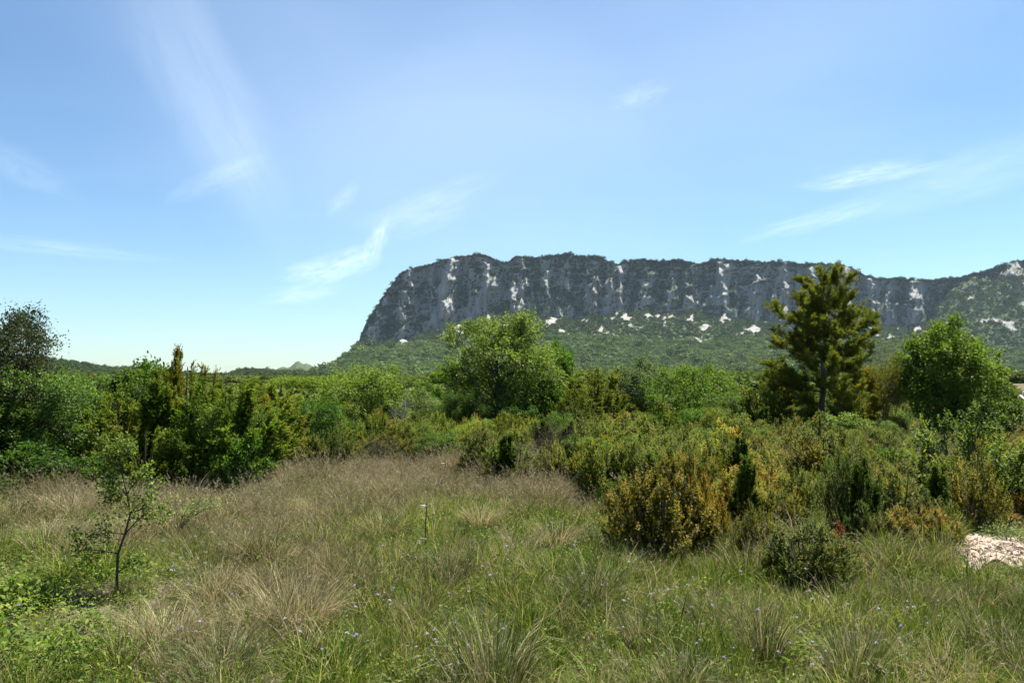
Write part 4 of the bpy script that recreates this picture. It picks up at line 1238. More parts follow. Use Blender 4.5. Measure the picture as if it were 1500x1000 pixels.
# a thin oak sapling and an oak sprig out in the meadow
def sapling():
    r = np.random.default_rng(31)
    x, y, z = at(178, 6.75)
    root = bpy.data.objects.new('oak_sapling', None); COL.objects.link(root); root.location = (x, y, z)
    tag(root, 'thin young oak sapling with sparse leaves alone in the grass', 'tree')
    w, c = MB(), MB()
    top = 2 + (HOR - 690) / F * 6.75
    pts = np.array([[0, 0, -.08], [.0, 0, .16], [.005, .0, .32], [.05, .02, .48], [.09, .03, .66], [.06, .02, .82], [.0, .0, top - .06], [-.05, 0, top]])
    w.tube(pts, .013, .004, 7)
    brs = []
    for p, d, l in ((2, (-.75, -.1, .05), .40), (2, (-.8, .3, -.1), .34), (3, (.5, .3, .5), .26), (4, (.55, -.2, .35), .28), (4, (-.5, .2, .5), .25), (5, (.5, .1, .6), .26), (5, (-.6, -.1, .4), .24), (6, (.5, 0, .6), .16), (6, (-.6, 0, .5), .2), (3, (-.6, -.3, .0), .30), (1, (.5, .2, .2), .22), (4, (1, 0, .1), .3), (5, (-1, .2, .2), .3)):
        d = np.array(d); e = pts[p] + d / np.linalg.norm(d) * l
        q = bez(pts[p], (pts[p] + e) / 2 + np.array([0, 0, .05]), e, 6); w.tube(q, .007, .002, 5); brs.append(q)
        for s in range(3):
            b0 = q[r.integers(2, 5)]; e2 = b0 + norm(d + r.normal(size=3) * .8) * l * .5
            q2 = bez(b0, (b0 + e2) / 2, e2, 5); w.tube(q2, .003, .0015, 4); brs.append(q2)
    brs += [pts[4:], pts[5:], pts[5:]]
    n = 3000
    k = r.integers(0, len(brs), n)
    P = np.array([brs[i][r.integers(1, len(brs[i]))] for i in k]) + r.normal(size=(n, 3)) * .034
    A = norm(r.normal(size=(n, 3)) * np.array([1, 1, .6])); N = norm(np.array([0, 0, .7]) + r.normal(size=(n, 3)) * .6)
    c.leaves(P, A, N, r.uniform(.02, .042, n), r.uniform(.014, .025, n), r.random(n))
    link('trunk', w.mesh('sapling_trunk', M['darkbark'], True), root)
    o = link('crown', c.mesh('sapling_crown', M['oak']), root); o.color = (1.05, 1.0, 1.15, 1)
    # the leaning sprig
    x, y, z = at(262, 9.2)
    root = bpy.data.objects.new('oak_sprig', None); COL.objects.link(root); root.location = (x, y, z)
    tag(root, 'leaning oak sprig poking out of the dry grass right of the sapling', 'shrub')
    w, c = MB(), MB()
    tips = []
    for k2 in range(7):
        e = np.array([.15 + .09 * k2 * .9, r.normal() * .08, .42 + .05 * math.sin(k2) + .01 * k2])
        q = bez(np.array([0, 0, -.05]), np.array([.05, 0, .35]), e, 7); w.tube(q, .006, .002, 5); tips.append(q)
    n = 260; k = r.integers(0, 7, n)
    P = np.array([tips[i][r.integers(3, 7)] for i in k]) + r.normal(size=(n, 3)) * np.array([.05, .04, .025])
    A = norm(r.normal(size=(n, 3)) * np.array([1, 1, .6])); N = norm(np.array([0, 0, .7]) + r.normal(size=(n, 3)) * .6)
    c.leaves(P, A, N, r.uniform(.022, .04, n), r.uniform(.014, .024, n), r.random(n))
    link('stem', w.mesh('sprig_stem', M['bark'], True), root); o = link('foliage', c.mesh('sprig_leaves', M['oak']), root); o.color = (1.5, 1.45, 1.6, 1)


sapling()

# ------------------------------------------------------------------ filler scrub between and behind the named plants
def skyrow(px, D):
    """highest row that filler scrub may reach, so it stays below what shows behind"""
    near = tab(px, [(-300, 590), (0, 600), (150, 592), (300, 590), (420, 590), (480, 600), (560, 610), (640, 612), (700, 620), (830, 612), (950, 610), (1100, 605), (1200, 622), (1300, 622), (1350, 650), (1500, 640), (1800, 620)])
    far = tab(px, [(-300, 540), (130, 545), (250, 556), (420, 562), (430, 567), (480, 567), (500, 556), (640, 552), (700, 548), (850, 540), (1000, 541), (1120, 543), (1300, 545), (1450, 545), (1470, 585), (1500, 588), (1800, 560)])
    t = np.clip((D - 18) / 26, 0, 1)
    return near * (1 - t) + far * t


NAMED = []
_CUT = (' before', ' right', ' left', ' at ', ' behind', ' in ', ' under', ' with ', ' standing', ' between', ' below', ' beside', ' around', ' over ', ' rising', ' cut', ' along', ' touching', ' further', ' above', ' on ', ' sticking', ' far ', ' among', ' from', ',', ' leaning', ' alone', ' of the', ' to the')
_all = {}
for o in COL.objects:
    if o.get('category') in ('tree', 'shrub'):
        s = o['label']
        c = min([s.find(k) for k in _CUT if s.find(k) > 0] + [len(s)])
        _all.setdefault(s[:c], []).append(o)
for s, v in _all.items():
    if len(v) == 1 and len(s.split()) > 2:
        q = v[0].location
        NAMED.append((q.x / q.y * F + 750, q.y, s))
USED = set()
RANK = ['first', 'second', 'third', 'fourth', 'fifth', 'sixth', 'seventh', 'eighth', 'ninth', 'tenth', 'eleventh', 'twelfth']


def filler_label(adj, noun, px, D):
    c = sorted(NAMED, key=lambda n: abs(n[0] - px) * (1 if n[1] < D else 3) + abs(n[1] - D) * 2)
    for n in c[:4]:
        rel = ('close behind' if D - n[1] < 8 else 'well behind' if D - n[1] < 22 else 'far behind') if n[1] < D else 'in front of'
        if abs(n[0] - px) > 26: rel += ' and %s of' % ('right' if px > n[0] else 'left')
        s = '%s %s %s the %s' % (adj, noun, rel.replace('in front of and', 'in front and'), n[2])
        if s not in USED and len(s.split()) <= 16:
            USED.add(s); return s
    for k in RANK[1:]:
        s = '%s %s, %s one %s the %s' % (adj, noun, k, 'behind' if c[0][1] < D else 'in front of', c[0][2])
        if s not in USED:
            USED.add(s); return s
    return s


r = np.random.default_rng(77)
cnt = 0


def fill(tries, D0, D1, p0, p1, kinds, most, small, over=.55):
    global cnt
    n0 = cnt
    for _ in range(tries):
        if cnt - n0 >= most: break
        D = float(np.exp(r.uniform(math.log(D0), math.log(D1)))); px = float(r.uniform(p0, p1))
        if 1385 < px and 9 < D < 10.3: continue
        if 1260 < px < 1480 and 16 < D < 21.5 and r.random() < .75: continue
        x, y, z = at(px, D)
        if small:
            h = float(np.clip(r.lognormal(-.36, .38), .32, 1.45))
            if D > 17: h = min(h, EYE + (HOR - float(skyrow(px, D))) / F * D - z)
            yt = HOR - (h + z - EYE) * F / D
        else:
            yt = float(skyrow(px, D)) + r.uniform(0, 22) * min(1, 20 / D)
            h = EYE + (HOR - yt) / F * D - z
        if h < .3: continue
        sp = kinds[r.integers(0, len(kinds))]
        w = h ** .7 * r.uniform(.75, 1.35) * (.45 if sp == 'column' else 1)
        if any((x - a) ** 2 + (y - b) ** 2 < ((w * .5 + c) * over) ** 2 for a, b, c in PLACED): continue
        ci = r.integers(0, 5)
        if sp == 'column': ci = 2
        colr = [(1, 1, 1), (1.3, 1.25, .85), (.66, .74, .62), (1.25, 1.0, .8), (.85, 1.05, .85)][ci]
        kv = r.uniform(.85, 1.2); colr = tuple(q * kv for q in colr)
        if sp == 'lowgreen': colr = (.95 * kv, .74 * kv, .8 * kv)
        adj = ['olive', 'yellowish', 'dark', 'brownish', 'green'][ci]
        adj = ('low ' if h < .7 else 'tall ' if h > 2 else 'broad ' if w > 1.35 * h else '') + adj
        nm, noun, cat, grp = {'box': ('box_shrub', 'box', 'shrub', 'box shrubs of the scrub'), 'orangebox': ('box_shrub', 'orange tipped box', 'shrub', 'box shrubs of the scrub'), 'spikybox': ('box_shrub', 'spiky box', 'shrub', 'box shrubs of the scrub'),
                    'juniper': ('juniper', 'juniper', 'shrub', 'junipers of the scrub'), 'column': ('column_juniper', 'upright juniper', 'shrub', 'junipers of the scrub'), 'lowgreen': ('leafy_shrub', 'leafy bush', 'shrub', 'leafy bushes of the scrub'), 'twigbush': ('twiggy_bush', 'half dead twiggy bush', 'shrub', 'twiggy bushes of the scrub'),
                    'oak': ('oak_shrub', 'oak bush', 'shrub', 'oak bushes of the scrub'),
                    'light': ('leafy_tree', 'leafy small tree', 'tree', 'leafy trees of the scrub'),
                    'pale': ('pale_tree', 'pale small tree', 'tree', 'pale trees of the scrub')}[sp]
        plant(nm, sp, px, D, yt, w * F / D, filler_label(adj, noun, px, D), cat, colr, None, None, grp, .25)
        cnt += 1


fill(3000, 10.3, 24, 1040, 1620, ['box', 'box', 'juniper', 'column', 'spikybox', 'orangebox', 'oak', 'lowgreen', 'twigbush', 'spikybox'], 96, True, .5)
fill(2000, 12.5, 24, 690, 1060, ['box', 'spikybox', 'box', 'spikybox', 'orangebox', 'column', 'juniper', 'oak', 'twigbush'], 52, True, .48)
fill(2000, 16.5, 24, 370, 700, ['box', 'spikybox', 'juniper', 'orangebox', 'column', 'oak', 'twigbush'], 30, True, .55)
fill(1200, 14, 24, -120, 380, ['juniper', 'oak', 'juniper', 'light'], 24, False, .5)
fill(4000, 24, 40, -140, 1640, ['oak', 'juniper', 'box', 'juniper', 'oak'], 80, False, .5)
fill(3000, 40, 75, -140, 1640, ['oak', 'juniper', 'oak', 'light', 'pale', 'oak'], 60, False, .6)
print('filler', cnt)


def understory(r):
    n = 2600
    D = np.exp(r.uniform(math.log(17), math.log(60), n)); px = r.uniform(-180, 1680, n)
    lim = EYE + (HOR - skyrow(px, D)) / F * D
    h = np.minimum(r.uniform(.35, .8, n), lim * .85)
    k = (h > .2) & ~((D < 17.5) & (px > 350) & (px < 700)) & ~((px > 1300) & (D < 21) & (r.random(n) < .6))
    D, px, h = D[k], px[k], h[k]; n = len(D)
    x = (px - 750) / F * D
    rot = np.zeros((n, 3)); rot[:, 2] = r.random(n) * 6.28
    w = h * r.uniform(.9, 1.5, n)
    src = [SPECIES['box'][q][1] for q in range(4)] + [SPECIES['oak'][q][1] for q in range(2)] + [SPECIES['juniper'][0][1]]
    hs = np.array([extents(SPECIES['box'][q])[2] for q in range(4)] + [extents(SPECIES['oak'][q])[2] for q in range(2)] + [extents(SPECIES['juniper'][0])[2]])
    i = r.choice(7, n, p=[.2, .2, .15, .15, .1, .1, .1])
    scatter('low_undergrowth', np.stack([x, D, ground_z(x, D)], 1), rot, np.stack([w / hs[i], w / hs[i], h / hs[i]], 1), i, src, 'dense low undergrowth of box and oak between the shrubs')


def low_scrub():
    """low cushions and the trees of the plain up to where the woods begin"""
    r = np.random.default_rng(78)
    n = 7000
    D = np.exp(r.uniform(math.log(40), math.log(185), n)); px = r.uniform(-200, 1700, n)
    yt = skyrow(px, D) + r.uniform(-1, 14, n) * 40 / D
    h = EYE + (HOR - yt) / F * D
    gap = ((px > 430) & (px < 488) & (D > 90)) | ((px > 1425) & (D > 60) & (D < 95))
    k = (h > .5) & ~gap
    D, px, h = D[k], px[k], h[k]
    P = np.stack([(px - 750) / F * D, D, np.full(len(D), -.1)], 1)
    src = [blob_mesh('scrub_tree', M['farleaf'], 450 + q, 1500) for q in range(4)]
    understory(r)
    rot = np.zeros((len(D), 3)); rot[:, 2] = r.random(len(D)) * 6.28
    w = h * r.uniform(.7, 1.15, len(D))
    scatter('plain_scrub', P, rot, np.stack([w, w, h * .88], 1), r.integers(0, 4, len(D)), src, 'rounded dark oak scrub covering the plain behind the trees')
    # rows of vines, a bright strip seen through the gap
    n = 1400
    row = r.integers(0, 14, n)
    y = 92 + row * 9.5 + r.normal(size=n) * .3
    x = (457 - 750) / F * y + r.uniform(-1, 1, n) * y * .05
    s = r.uniform(.9, 1.3, n)
    rot = np.zeros((n, 3)); rot[:, 2] = r.random(n) * 6.28
    src = [blob_mesh('vine_plant', M['vine'], 470 + q, 160) for q in range(3)]
    scatter('vineyard_rows', np.stack([x, y, np.zeros(n)], 1), rot, np.stack([s * .8, s * .8, s], 1), r.integers(0, 3, n), src, 'bright green rows of vines in a small vineyard')


low_scrub()

# ------------------------------------------------------------------ grass
def tuft(name, seed, mat, n, H, W, spread, up, lw, seg=3, heads=None, droop=.35):
    r = np.random.default_rng(seed)
    global rng
    rng = r
    b = MB()
    a = r.random(n) * 2 * PI; rr = np.sqrt(r.random(n)) * spread
    P = np.stack([rr * np.cos(a), rr * np.sin(a), np.full(n, -.02)], 1)
    o = np.stack([np.cos(a + r.normal(size=n) * .5), np.sin(a + r.normal(size=n) * .5), np.zeros(n)], 1)
    L = H * r.uniform(.45, 1.1, n)
    D0 = norm(o * r.uniform(.05, .45, n)[:, None] * up + np.array([0, 0, 1.]))
    D1 = norm(o * r.uniform(.3, 1.6, n)[:, None] * up + np.array([0, 0, 1.]) * r.uniform(-droop, 1.0, n)[:, None])
    b.blades(P, D0, D1, L, lw * r.uniform(.7, 1.3, n), r.random(n), seg)
    if heads:
        m = heads
        k = r.integers(0, n, m)
        q = P[k] + D0[k] * (L[k] * .5)[:, None] + D1[k] * (L[k] * .48)[:, None]
        kk = np.repeat(np.arange(m), 5)
        A = norm(D1[k][kk] + r.normal(size=(m * 5, 3)) * .35)
        b.leaves(q[kk] + D1[k][kk] * r.uniform(-.03, .05, (m * 5, 1)), A, norm(r.normal(size=(m * 5, 3))), r.uniform(.018, .035, m * 5), .005, .55 + .4 * r.random(m * 5))
    return b.mesh(name, mat)


def dry_field(px, row):
    """how dry the meadow is there, 0..1"""
    g = lambda cx, cy, sx, sy: np.exp(-((px - cx) / sx) ** 2 - ((row - cy) / sy) ** 2)
    d = .95 * g(560, 705, 240, 45) + .75 * g(300, 750, 200, 60) + .75 * g(430, 850, 110, 70) + .75 * g(120, 780, 170, 60) + .45 * g(780, 735, 90, 30) + .5 * g(300, 970, 150, 60)
    d = d + .25 * g(30, 760, 80, 30) + .22 * g(720, 950, 90, 60) + .35 * g(1300, 680, 250, 40)
    return np.clip(d, 0, 1)


def make_grass():
    global rng
    r = np.random.default_rng(91)
    N = 68000
    # even over the ground, thinned with distance
    D = np.sqrt(r.uniform(3.6 ** 2, 30 ** 2, N * 2)); 
    lat = r.uniform(-1, 1, N * 2) * (.68 * D + .9)
    p = np.where(D < 9, 1.0, np.where(D < 18, .62, .22))
    k = r.random(len(D)) < p
    D, lat = D[k], lat[k]
    px = lat / D * F + 750
    row = HOR + EYE / D * F
    # clear of the gravel patch
    clear = ~((px > 1392) & (row > 778) & (row < 842))
    D, lat, px, row = D[clear], lat[clear], px[clear], row[clear]
    dry = dry_field(px, row) + (fbm(lat * .8, D * .8, 5, 3) - .5) * 1.8
    u = r.random(len(D))
    isdry = u < np.clip(dry - .25 * (row > 800) * (px > 480), .14, .9)
    z = ground_z(lat, D)
    P = np.stack([lat, D, z], 1)
    rot = np.stack([r.normal(size=len(D)) * .12, r.normal(size=len(D)) * .12, r.random(len(D)) * 6.28], 1)
    clump = fbm(lat * 2.3, D * 2.3, 9, 2)
    size = (.38 + 1.25 * clump ** 1.25) * r.uniform(.75, 1.25, len(D)) * np.clip(.9 + (D - 6) * .012, .8, 1.15) * 1.0
    size = size * np.where(np.hypot(lat - (178 - 750) / F * 6.75, (D - 6.3) * .8) < .75, .42, 1)
    gt = [tuft('green_tuft', 500 + q, M['grass'], 26, .33, 0, .08, .85, .0068) for q in range(4)] + [tuft('fine_tuft', 510 + q, M['grass'], 30, .22, 0, .09, 1.1, .0056) for q in range(3)]
    g = ~isdry
    scatter('green_grass', P[g], rot[g], size[g][:, None] * np.ones(3), r.integers(0, 7, g.sum()), gt, 'green meadow grass of fine mixed blades')
    dt = [tuft('straw_tuft', 520 + q, M['straw'], 24, .38, 0, .07, 1.0, .0058) for q in range(4)] + [tuft('seed_tuft', 530 + q, M['seed'], 22, .42, 0, .08, .55, .0036, 3, 26, .1) for q in range(4)]
    ds = size[isdry]
    hay = np.clip(1.2 - np.abs(row[isdry] - 705) / 80, 0, 1)
    idx = np.where(r.random(isdry.sum()) < .22 + .33 * hay, r.integers(4, 8, isdry.sum()), r.integers(0, 4, isdry.sum()))
    scatter('dry_grass', P[isdry], rot[isdry], ds[:, None] * np.ones(3), idx, dt, 'straw coloured dry grass with purplish brown seed heads')
    # low leafy herbs between
    n = 9000
    D = np.sqrt(r.uniform(3.8 ** 2, 16 ** 2, n)); lat = r.uniform(-1, 1, n) * (.68 * D + .9)
    px = lat / D * F + 750; row = HOR + EYE / D * F
    gg = lambda cx, cy, sx, sy: np.exp(-((px - cx) / sx) ** 2 - ((row - cy) / sy) ** 2)
    w = .35 + .9 * gg(30, 880, 90, 60) + .6 * gg(100, 960, 120, 40)
    k = (r.random(n) < w) & ~((px > 1392) & (row > 778) & (row < 842))
    D, lat = D[k], lat[k]
    hb = []
    for q in range(4):
        rq = np.random.default_rng(540 + q); b = MB()
        m = 60
        Pq = rq.normal(size=(m, 3)) * np.array([.07, .07, .0]) + np.array([0, 0, 1]) * np.abs(rq.normal(size=(m, 1))) * .07
        A = norm(rq.normal(size=(m, 3)) * np.array([1, 1, .5])); Nn = norm(np.array([0, 0, 1.]) + rq.normal(size=(m, 3)) * .5)
        b.leaves(Pq, A, Nn, rq.uniform(.02, .042, m), rq.uniform(.01, .02, m), rq.random(m))
        hb.append(b.mesh('herb_clump', M['herb']))
    rot = np.zeros((len(D), 3)); rot[:, 2] = r.random(len(D)) * 6.28
    s = r.uniform(.6, 1.4, len(D))
    o = scatter('meadow_herbs', np.stack([lat, D, ground_z(lat, D) + .01], 1), rot, s[:, None] * np.ones(3), r.integers(0, 4, len(D)), hb, 'small leafy herbs growing through the meadow grass')
    rng = np.random.default_rng(8)


make_grass()


# ------------------------------------------------------------------ tussocks that stand out of the meadow
def tussock_mesh(name, seed, n, mat, H=.55, dr=.2, up=.7, lw=.0062):
    return tuft(name, seed, mat, n, H, 0, .19, up * 1.15, lw, 4, None, dr + .2)


def leaf_clump(name, seed, n, W, H, mat, L):
    r = np.random.default_rng(seed); b = MB()
    d = norm(r.normal(size=(n, 3))); d[:, 2] = np.abs(d[:, 2])
    P = d * np.array([W * .5, W * .5, H]) * r.uniform(.5, 1.0, (n, 1)) * (1 + .25 * np.sin(6 * d[:, :1]) * np.cos(5 * d[:, 1:2]))
    A = norm(d * .4 + r.normal(size=(n, 3)) * .6); N = norm(np.array([0, 0, .8]) + d * .4 + r.normal(size=(n, 3)) * .4)
    b.leaves(P, A, N, L * r.uniform(.6, 1.3, n), L * .6 * r.uniform(.7, 1.2, n), r.random(n))
    for q in range(14):
        e = norm(r.normal(size=3) + np.array([0, 0, .8])); e[2] = abs(e[2])
        b.tube(np.array([[0, 0, -.03], e * np.array([W * .25, W * .25, H * .5]), e * np.array([W * .45, W * .45, H * .9])]), .006, .002, 4, .2)
    return b.mesh(name, mat)


def tussocks():
    green = [tussock_mesh('rush_green', 600 + q, 420, M['rush']) for q in range(3)]
    dryb = [tussock_mesh('rush_dry', 610 + q, 150, M['straw'], .56, .35, .95) for q in range(3)]
    straw = [tussock_mesh('straw_big', 620 + q, 420, M['straw'], .55, .15, .8, .0055) for q in range(2)]
    hd = tuft('rush_heads', 630, M['seed'], 40, .56, 0, .08, .5, .0025, 3, 40, .1)
    T = [(722, 1000, 865, 150, 0, 'big rush tussock with dry bent blades at the lower middle'),
         (440, 925, 818, 125, 1, 'big bleached straw tussock left of the yellow flower'),
         (515, 858, 790, 80, 1, 'brownish straw tussock behind the yellow flower'),
         (865, 880, 806, 96, 0, 'brown tipped rush tussock in front of the large orange box'),
         (1113, 960, 862, 80, 0, 'green rush tussock below the nearest dark box'),
         (1243, 992, 880, 110, 0, 'dark green rush tussock at the lower right, in front'),
         (1448, 955, 866, 96, 0, 'tall green rush tussock between the gravel and the lower right corner'),
         (1494, 892, 834, 70, 0, 'dark rush tussock in front of the gravel patch at the right edge'),
         (1332, 875, 832, 66, 0, 'rush tussock below the low orange box strip'),
         (1415, 880, 838, 60, 0, 'small green rush tussock at the near edge of the gravel patch'),
         (1030, 905, 850, 66, 0, 'fine green rush tussock below the rusty box'),
         (930, 930, 868, 70, 0, 'low green rush tussock among the lilac flowers of the middle right'),
         (660, 850, 775, 70, 0, 'green rush tussock right of the near marker stake'),
         (560, 790, 742, 70, 1, 'pale straw tussock left of the near marker stake'),
         (350, 830, 770, 80, 1, 'straw tussock right of the oak sapling'),
         (705, 775, 728, 64, 1, 'grey straw tussock before the middle box thicket'),
         (815, 800, 748, 66, 1, 'fine pale grass tussock left of the large orange box'),
         (250, 960, 868, 110, 1, 'bleached loose straw tussock at the lower left'),
         (330, 1010, 905, 120, 0, 'mixed green and straw tussock on the bottom edge, left'),
         (80, 800, 752, 70, 1, 'pale straw tussock at the left edge beside the brown mound'),
         (470, 760, 718, 60, 1, 'straw tussock in the middle of the dry meadow'),
         (1500, 1000, 905, 90, 0, 'dark rush tussock in the lower right corner'),
         (995, 1010, 930, 90, 0, 'short green rush tussock on the bottom edge, right of the big one'),
         (610, 905, 850, 60, 0, 'small green rush tussock right of the yellow flower')]
    for q, (px, yb, yt, w, kind, lab) in enumerate(T):
        D = EYE * F / (yb - HOR)
        x, y, z = at(px, D)
        h = EYE + (HOR - yt) / F * D - z
        ww = w / F * D
        root = bpy.data.objects.new('rush_tussock' if kind == 0 else 'straw_tussock', None); COL.objects.link(root)
        root.location = (x, y, z); root.rotation_euler = (0, 0, q * 1.7); root.scale = (ww / .62, ww / .62, h / .50)
        tag(root, lab, 'tussock', 'grass tussocks of the meadow')
        if kind == 0:
            link('green_blades', green[q % 3], root); link('dry_blades', dryb[q % 3], root); link('seed_stems', hd, root)
        else:
            link('straw_blades', straw[q % 2], root); link('dry_blades', dryb[(q + 1) % 3], root)
    for px, yb, yt, w, mat, L, nm, lab, cat in (
            (30, 910, 838, 130, 'herb', .05, 'herb_clump', 'yellow green broad leaved clump at the left edge of the meadow', 'plant'),
            (95, 990, 915, 130, 'herb', .045, 'herb_clump', 'bright leafy clump with pale tips at the lower left', 'plant'),
            (-5, 975, 890, 80, 'herb', .05, 'herb_clump', 'leafy yellow green clump cut by the lower left edge', 'plant'),
            (42, 770, 732, 62, 'drymound', .03, 'dry_mound', 'dark brown dry cushion at the left edge of the meadow', 'plant'),
            (150, 800, 770, 60, 'drymound', .03, 'dry_mound', 'dark brown dry cushion behind the oak sapling', 'plant'),
            (115, 862, 812, 80, 'oak', .035, 'low_bush', 'dark low leafy bush left of the oak sapling', 'plant'),
            (155, 870, 825, 60, 'oak', .035, 'low_bush', 'dark low leafy bush at the foot of the oak sapling', 'plant'),
            (205, 868, 828, 50, 'herb', .03, 'herb_clump', 'small green clump right of the oak sapling stem', 'plant'),
            (820, 792, 752, 44, 'oak', .03, 'low_bush', 'dark low bush with lilac flowers in the middle of the meadow', 'plant'),
            (868, 790, 756, 40, 'pale', .03, 'low_bush', 'grey green low cushion left of the large orange box', 'plant'),
            (1470, 790, 762, 90, 'pale', .03, 'low_bush', 'grey green cushion behind the gravel patch', 'plant'),
            (1235, 712, 690, 40, 'drymound', .03, 'dry_mound', 'small brown dry cushion behind the tall blackish box', 'plant')):
        D = EYE * F / (yb - HOR); x, y, z = at(px, D)
        h = EYE + (HOR - yt) / F * D - z; ww = w / F * D
        me = leaf_clump(nm, int(px) + 700, int(900 * max(.5, ww * 1.4)), ww, h, M[mat], L)
        o = link(nm, me); o.location = (x, y, z); tag(o, lab, cat)


tussocks()


# ------------------------------------------------------------------ flowers
def flowers():
    r = np.random.default_rng(55)
    ms = []
    for q in range(4):
        st, pt = MB(), MB()
        h = .22 + .045 * q
        tip = np.array([.03 * math.sin(q), .03 * math.cos(q * 2), h])
        st.tube(bez(np.array([0, 0, -.02]), np.array([0, 0, h * .6]), tip, 5), .0022, .0014, 4)
        m = 26
        a = r.random(m) * 2 * PI; el = r.uniform(-.1, 1.2, m)
        A = np.stack([np.cos(a) * np.cos(el), np.sin(a) * np.cos(el), np.sin(el)], 1)
        N = norm(np.array([0, 0, 1.]) + r.normal(size=(m, 3)) * .3)
        pt.leaves(np.repeat(tip[None], m, 0) + A * .004, A, N, r.uniform(.007, .011, m), .007, r.random(m), .1, .6)
        ms.append((st.mesh('flower_stem', M['flowerstem']), pt.mesh('flower_head', M['lilac'])))
    spots = [(340, 905, 18, 10, 5), (700, 960, 60, 35, 26), (560, 900, 70, 30, 22), (600, 815, 24, 10, 12), (815, 770, 24, 12, 16), (985, 880, 30, 14, 12), (965, 905, 40, 20, 10), (860, 890, 50, 40, 10), (1340, 900, 30, 12, 12),
             (1300, 940, 50, 20, 10), (1050, 985, 50, 12, 10), (1180, 990, 60, 10, 8), (260, 880, 40, 30, 10), (480, 960, 60, 30, 12), (1430, 850, 40, 10, 8), (950, 812, 40, 8, 8), (1130, 850, 60, 20, 6), (300, 960, 120, 25, 12), (80, 930, 60, 12, 4), (750, 860, 200, 50, 30), (1200, 920, 180, 50, 24), (220, 805, 60, 12, 8), (640, 960, 40, 20, 12)]
    pos = [(r.normal(cx, sx * .6), r.normal(cy, sy * .6)) for cx, cy, sx, sy, n in spots for _ in range(int(n * .72))]
    for i, (px, row) in enumerate(pos):
        row = min(max(row, 745), 1040)
        D = EYE * F / (row + 14 - HOR)
        x, y, z = at(px, D)
        s = r.uniform(.45, 1.1)
        root = bpy.data.objects.new('lilac_flower', None); COL.objects.link(root)
        root.location = (x, y, z); root.scale = (s, s, s ** .3 * r.uniform(.7, 1.15)); root.rotation_euler = (r.normal() * .22, r.normal() * .22, r.random() * 6.28)
        root.empty_display_size = .05
        tag(root, 'tiny pale lilac flower on a thin stem in the meadow grass', 'flower', 'lilac flowers scattered in the meadow grass')
        a, b = ms[i % 4]
        link('stem', a, root); link('flower_head', b, root)
    # the yellow one
    x, y, z = at(538, EYE * F / (872 - HOR))
    root = bpy.data.objects.new('yellow_flower', None); COL.objects.link(root); root.location = (x, y, z)
    tag(root, 'yellow flower cluster alone in the grass beside the straw tussocks', 'flower')
    st, pt = MB(), MB()
    for q in range(9):
        tip = np.array([r.normal() * .035, r.normal() * .03, .13 + r.normal() * .018])
        st.tube(bez(np.array([0, 0, -.02]), np.array([0, 0, .07]), tip, 4), .002, .0012, 4)
        m = 12; a = r.random(m) * 2 * PI
        A = norm(np.stack([np.cos(a), np.sin(a), .5 + 0 * a], 1)); pt.leaves(np.repeat(tip[None], m, 0), A, np.repeat(np.array([[0, 0, 1.]]), m, 0) + r.normal(size=(m, 3)) * .2, .014, .008, r.random(m))
    link('stem', st.mesh('yellow_stem', M['flowerstem']), root); link('flower_head', pt.mesh('yellow_head', M['yellow']), root)


flowers()


# ------------------------------------------------------------------ the marker stakes with white tape
def box_mb(b, cx, cy, cz, sx, sy, sz, tilt=0.0):
    v = np.array([[x, y, z] for x in (-.5, .5) for y in (-.5, .5) for z in (-.5, .5)]) * [sx, sy, sz]
    c, s = math.cos(tilt), math.sin(tilt)
    v = np.stack([v[:, 0] * c - v[:, 2] * s, v[:, 1], v[:, 0] * s + v[:, 2] * c], 1) + [cx, cy, cz]
    b.add(v, [[0, 1, 3, 2], [4, 6, 7, 5], [0, 4, 5, 1], [2, 3, 7, 6], [0, 2, 6, 4], [1, 5, 7, 3]], .5)


def stakes():
    for px, row, ytop, y2, lab, rod in ((624.5, 806, 735, 786, 'near dark metal marker stake with two white tape flags', 'iron'),
                                        (651.5, 716, 677, 703, 'far thin marker stake with white flags before the rusty box', 'iron')):
        D = EYE * F / (row - HOR); x, y, z = at(px, D)
        root = bpy.data.objects.new('marker_stake', None); COL.objects.link(root); root.location = (x, y, z)
        tag(root, lab, 'stake', 'marker stakes in the meadow')
        top = EYE + (HOR - ytop) / F * D - z; lo = EYE + (HOR - y2) / F * D - z
        b = MB(); b.tube(np.array([[-.01, 0, -.1], [0.0, 0, top * .5], [.012, 0, top]]), .0065, .006, 8)
        link('rod', b.mesh('stake_rod', M[rod], True), root)
        for k, (zz, w) in enumerate(((top - .03 if D < 10 else top - .006, .075), (lo, .065))):
            b = MB()
            box_mb(b, -.022, 0, zz, w, .010, .012, -.08 + .12 * k)
            b.tube(np.array([[.002, -.009, zz - .008], [.003, -.009, zz + .010]]), .006, .006, 8)
            link('tape_flag', b.mesh('tape_flag', M['white']), root)
    D = 14.0; x, y, z = at(656, D)
    b = MB(); b.tube(np.array([[.03, 0, -.05], [0.01, 0, .2], [-.022, 0, .42]]), .006, .004, 6)
    o = link('dry_stick', b.mesh('dry_stick', M['wood'], True)); o.location = (x, y, z); tag(o, 'pale dry stick leaning beside the far marker stake', 'stick')
    # two dead straws standing up before the dark box
    D = 7.4; x, y, z = at(1160, D)
    b = MB(); b.tube(np.array([[.05, 0, -.03], [0.0, 0, .35], [-.10, 0, .62]]), .004, .002, 5); b.tube(np.array([[.06, .02, -.03], [0.03, .02, .3], [-.02, .02, .55]]), .003, .0015, 5)
    o = link('dead_stalk', b.mesh('dead_stalk', M['wood'], True)); o.location = (x, y, z); tag(o, 'forked pale dead stalk before the nearest dark box', 'stalk')


stakes()


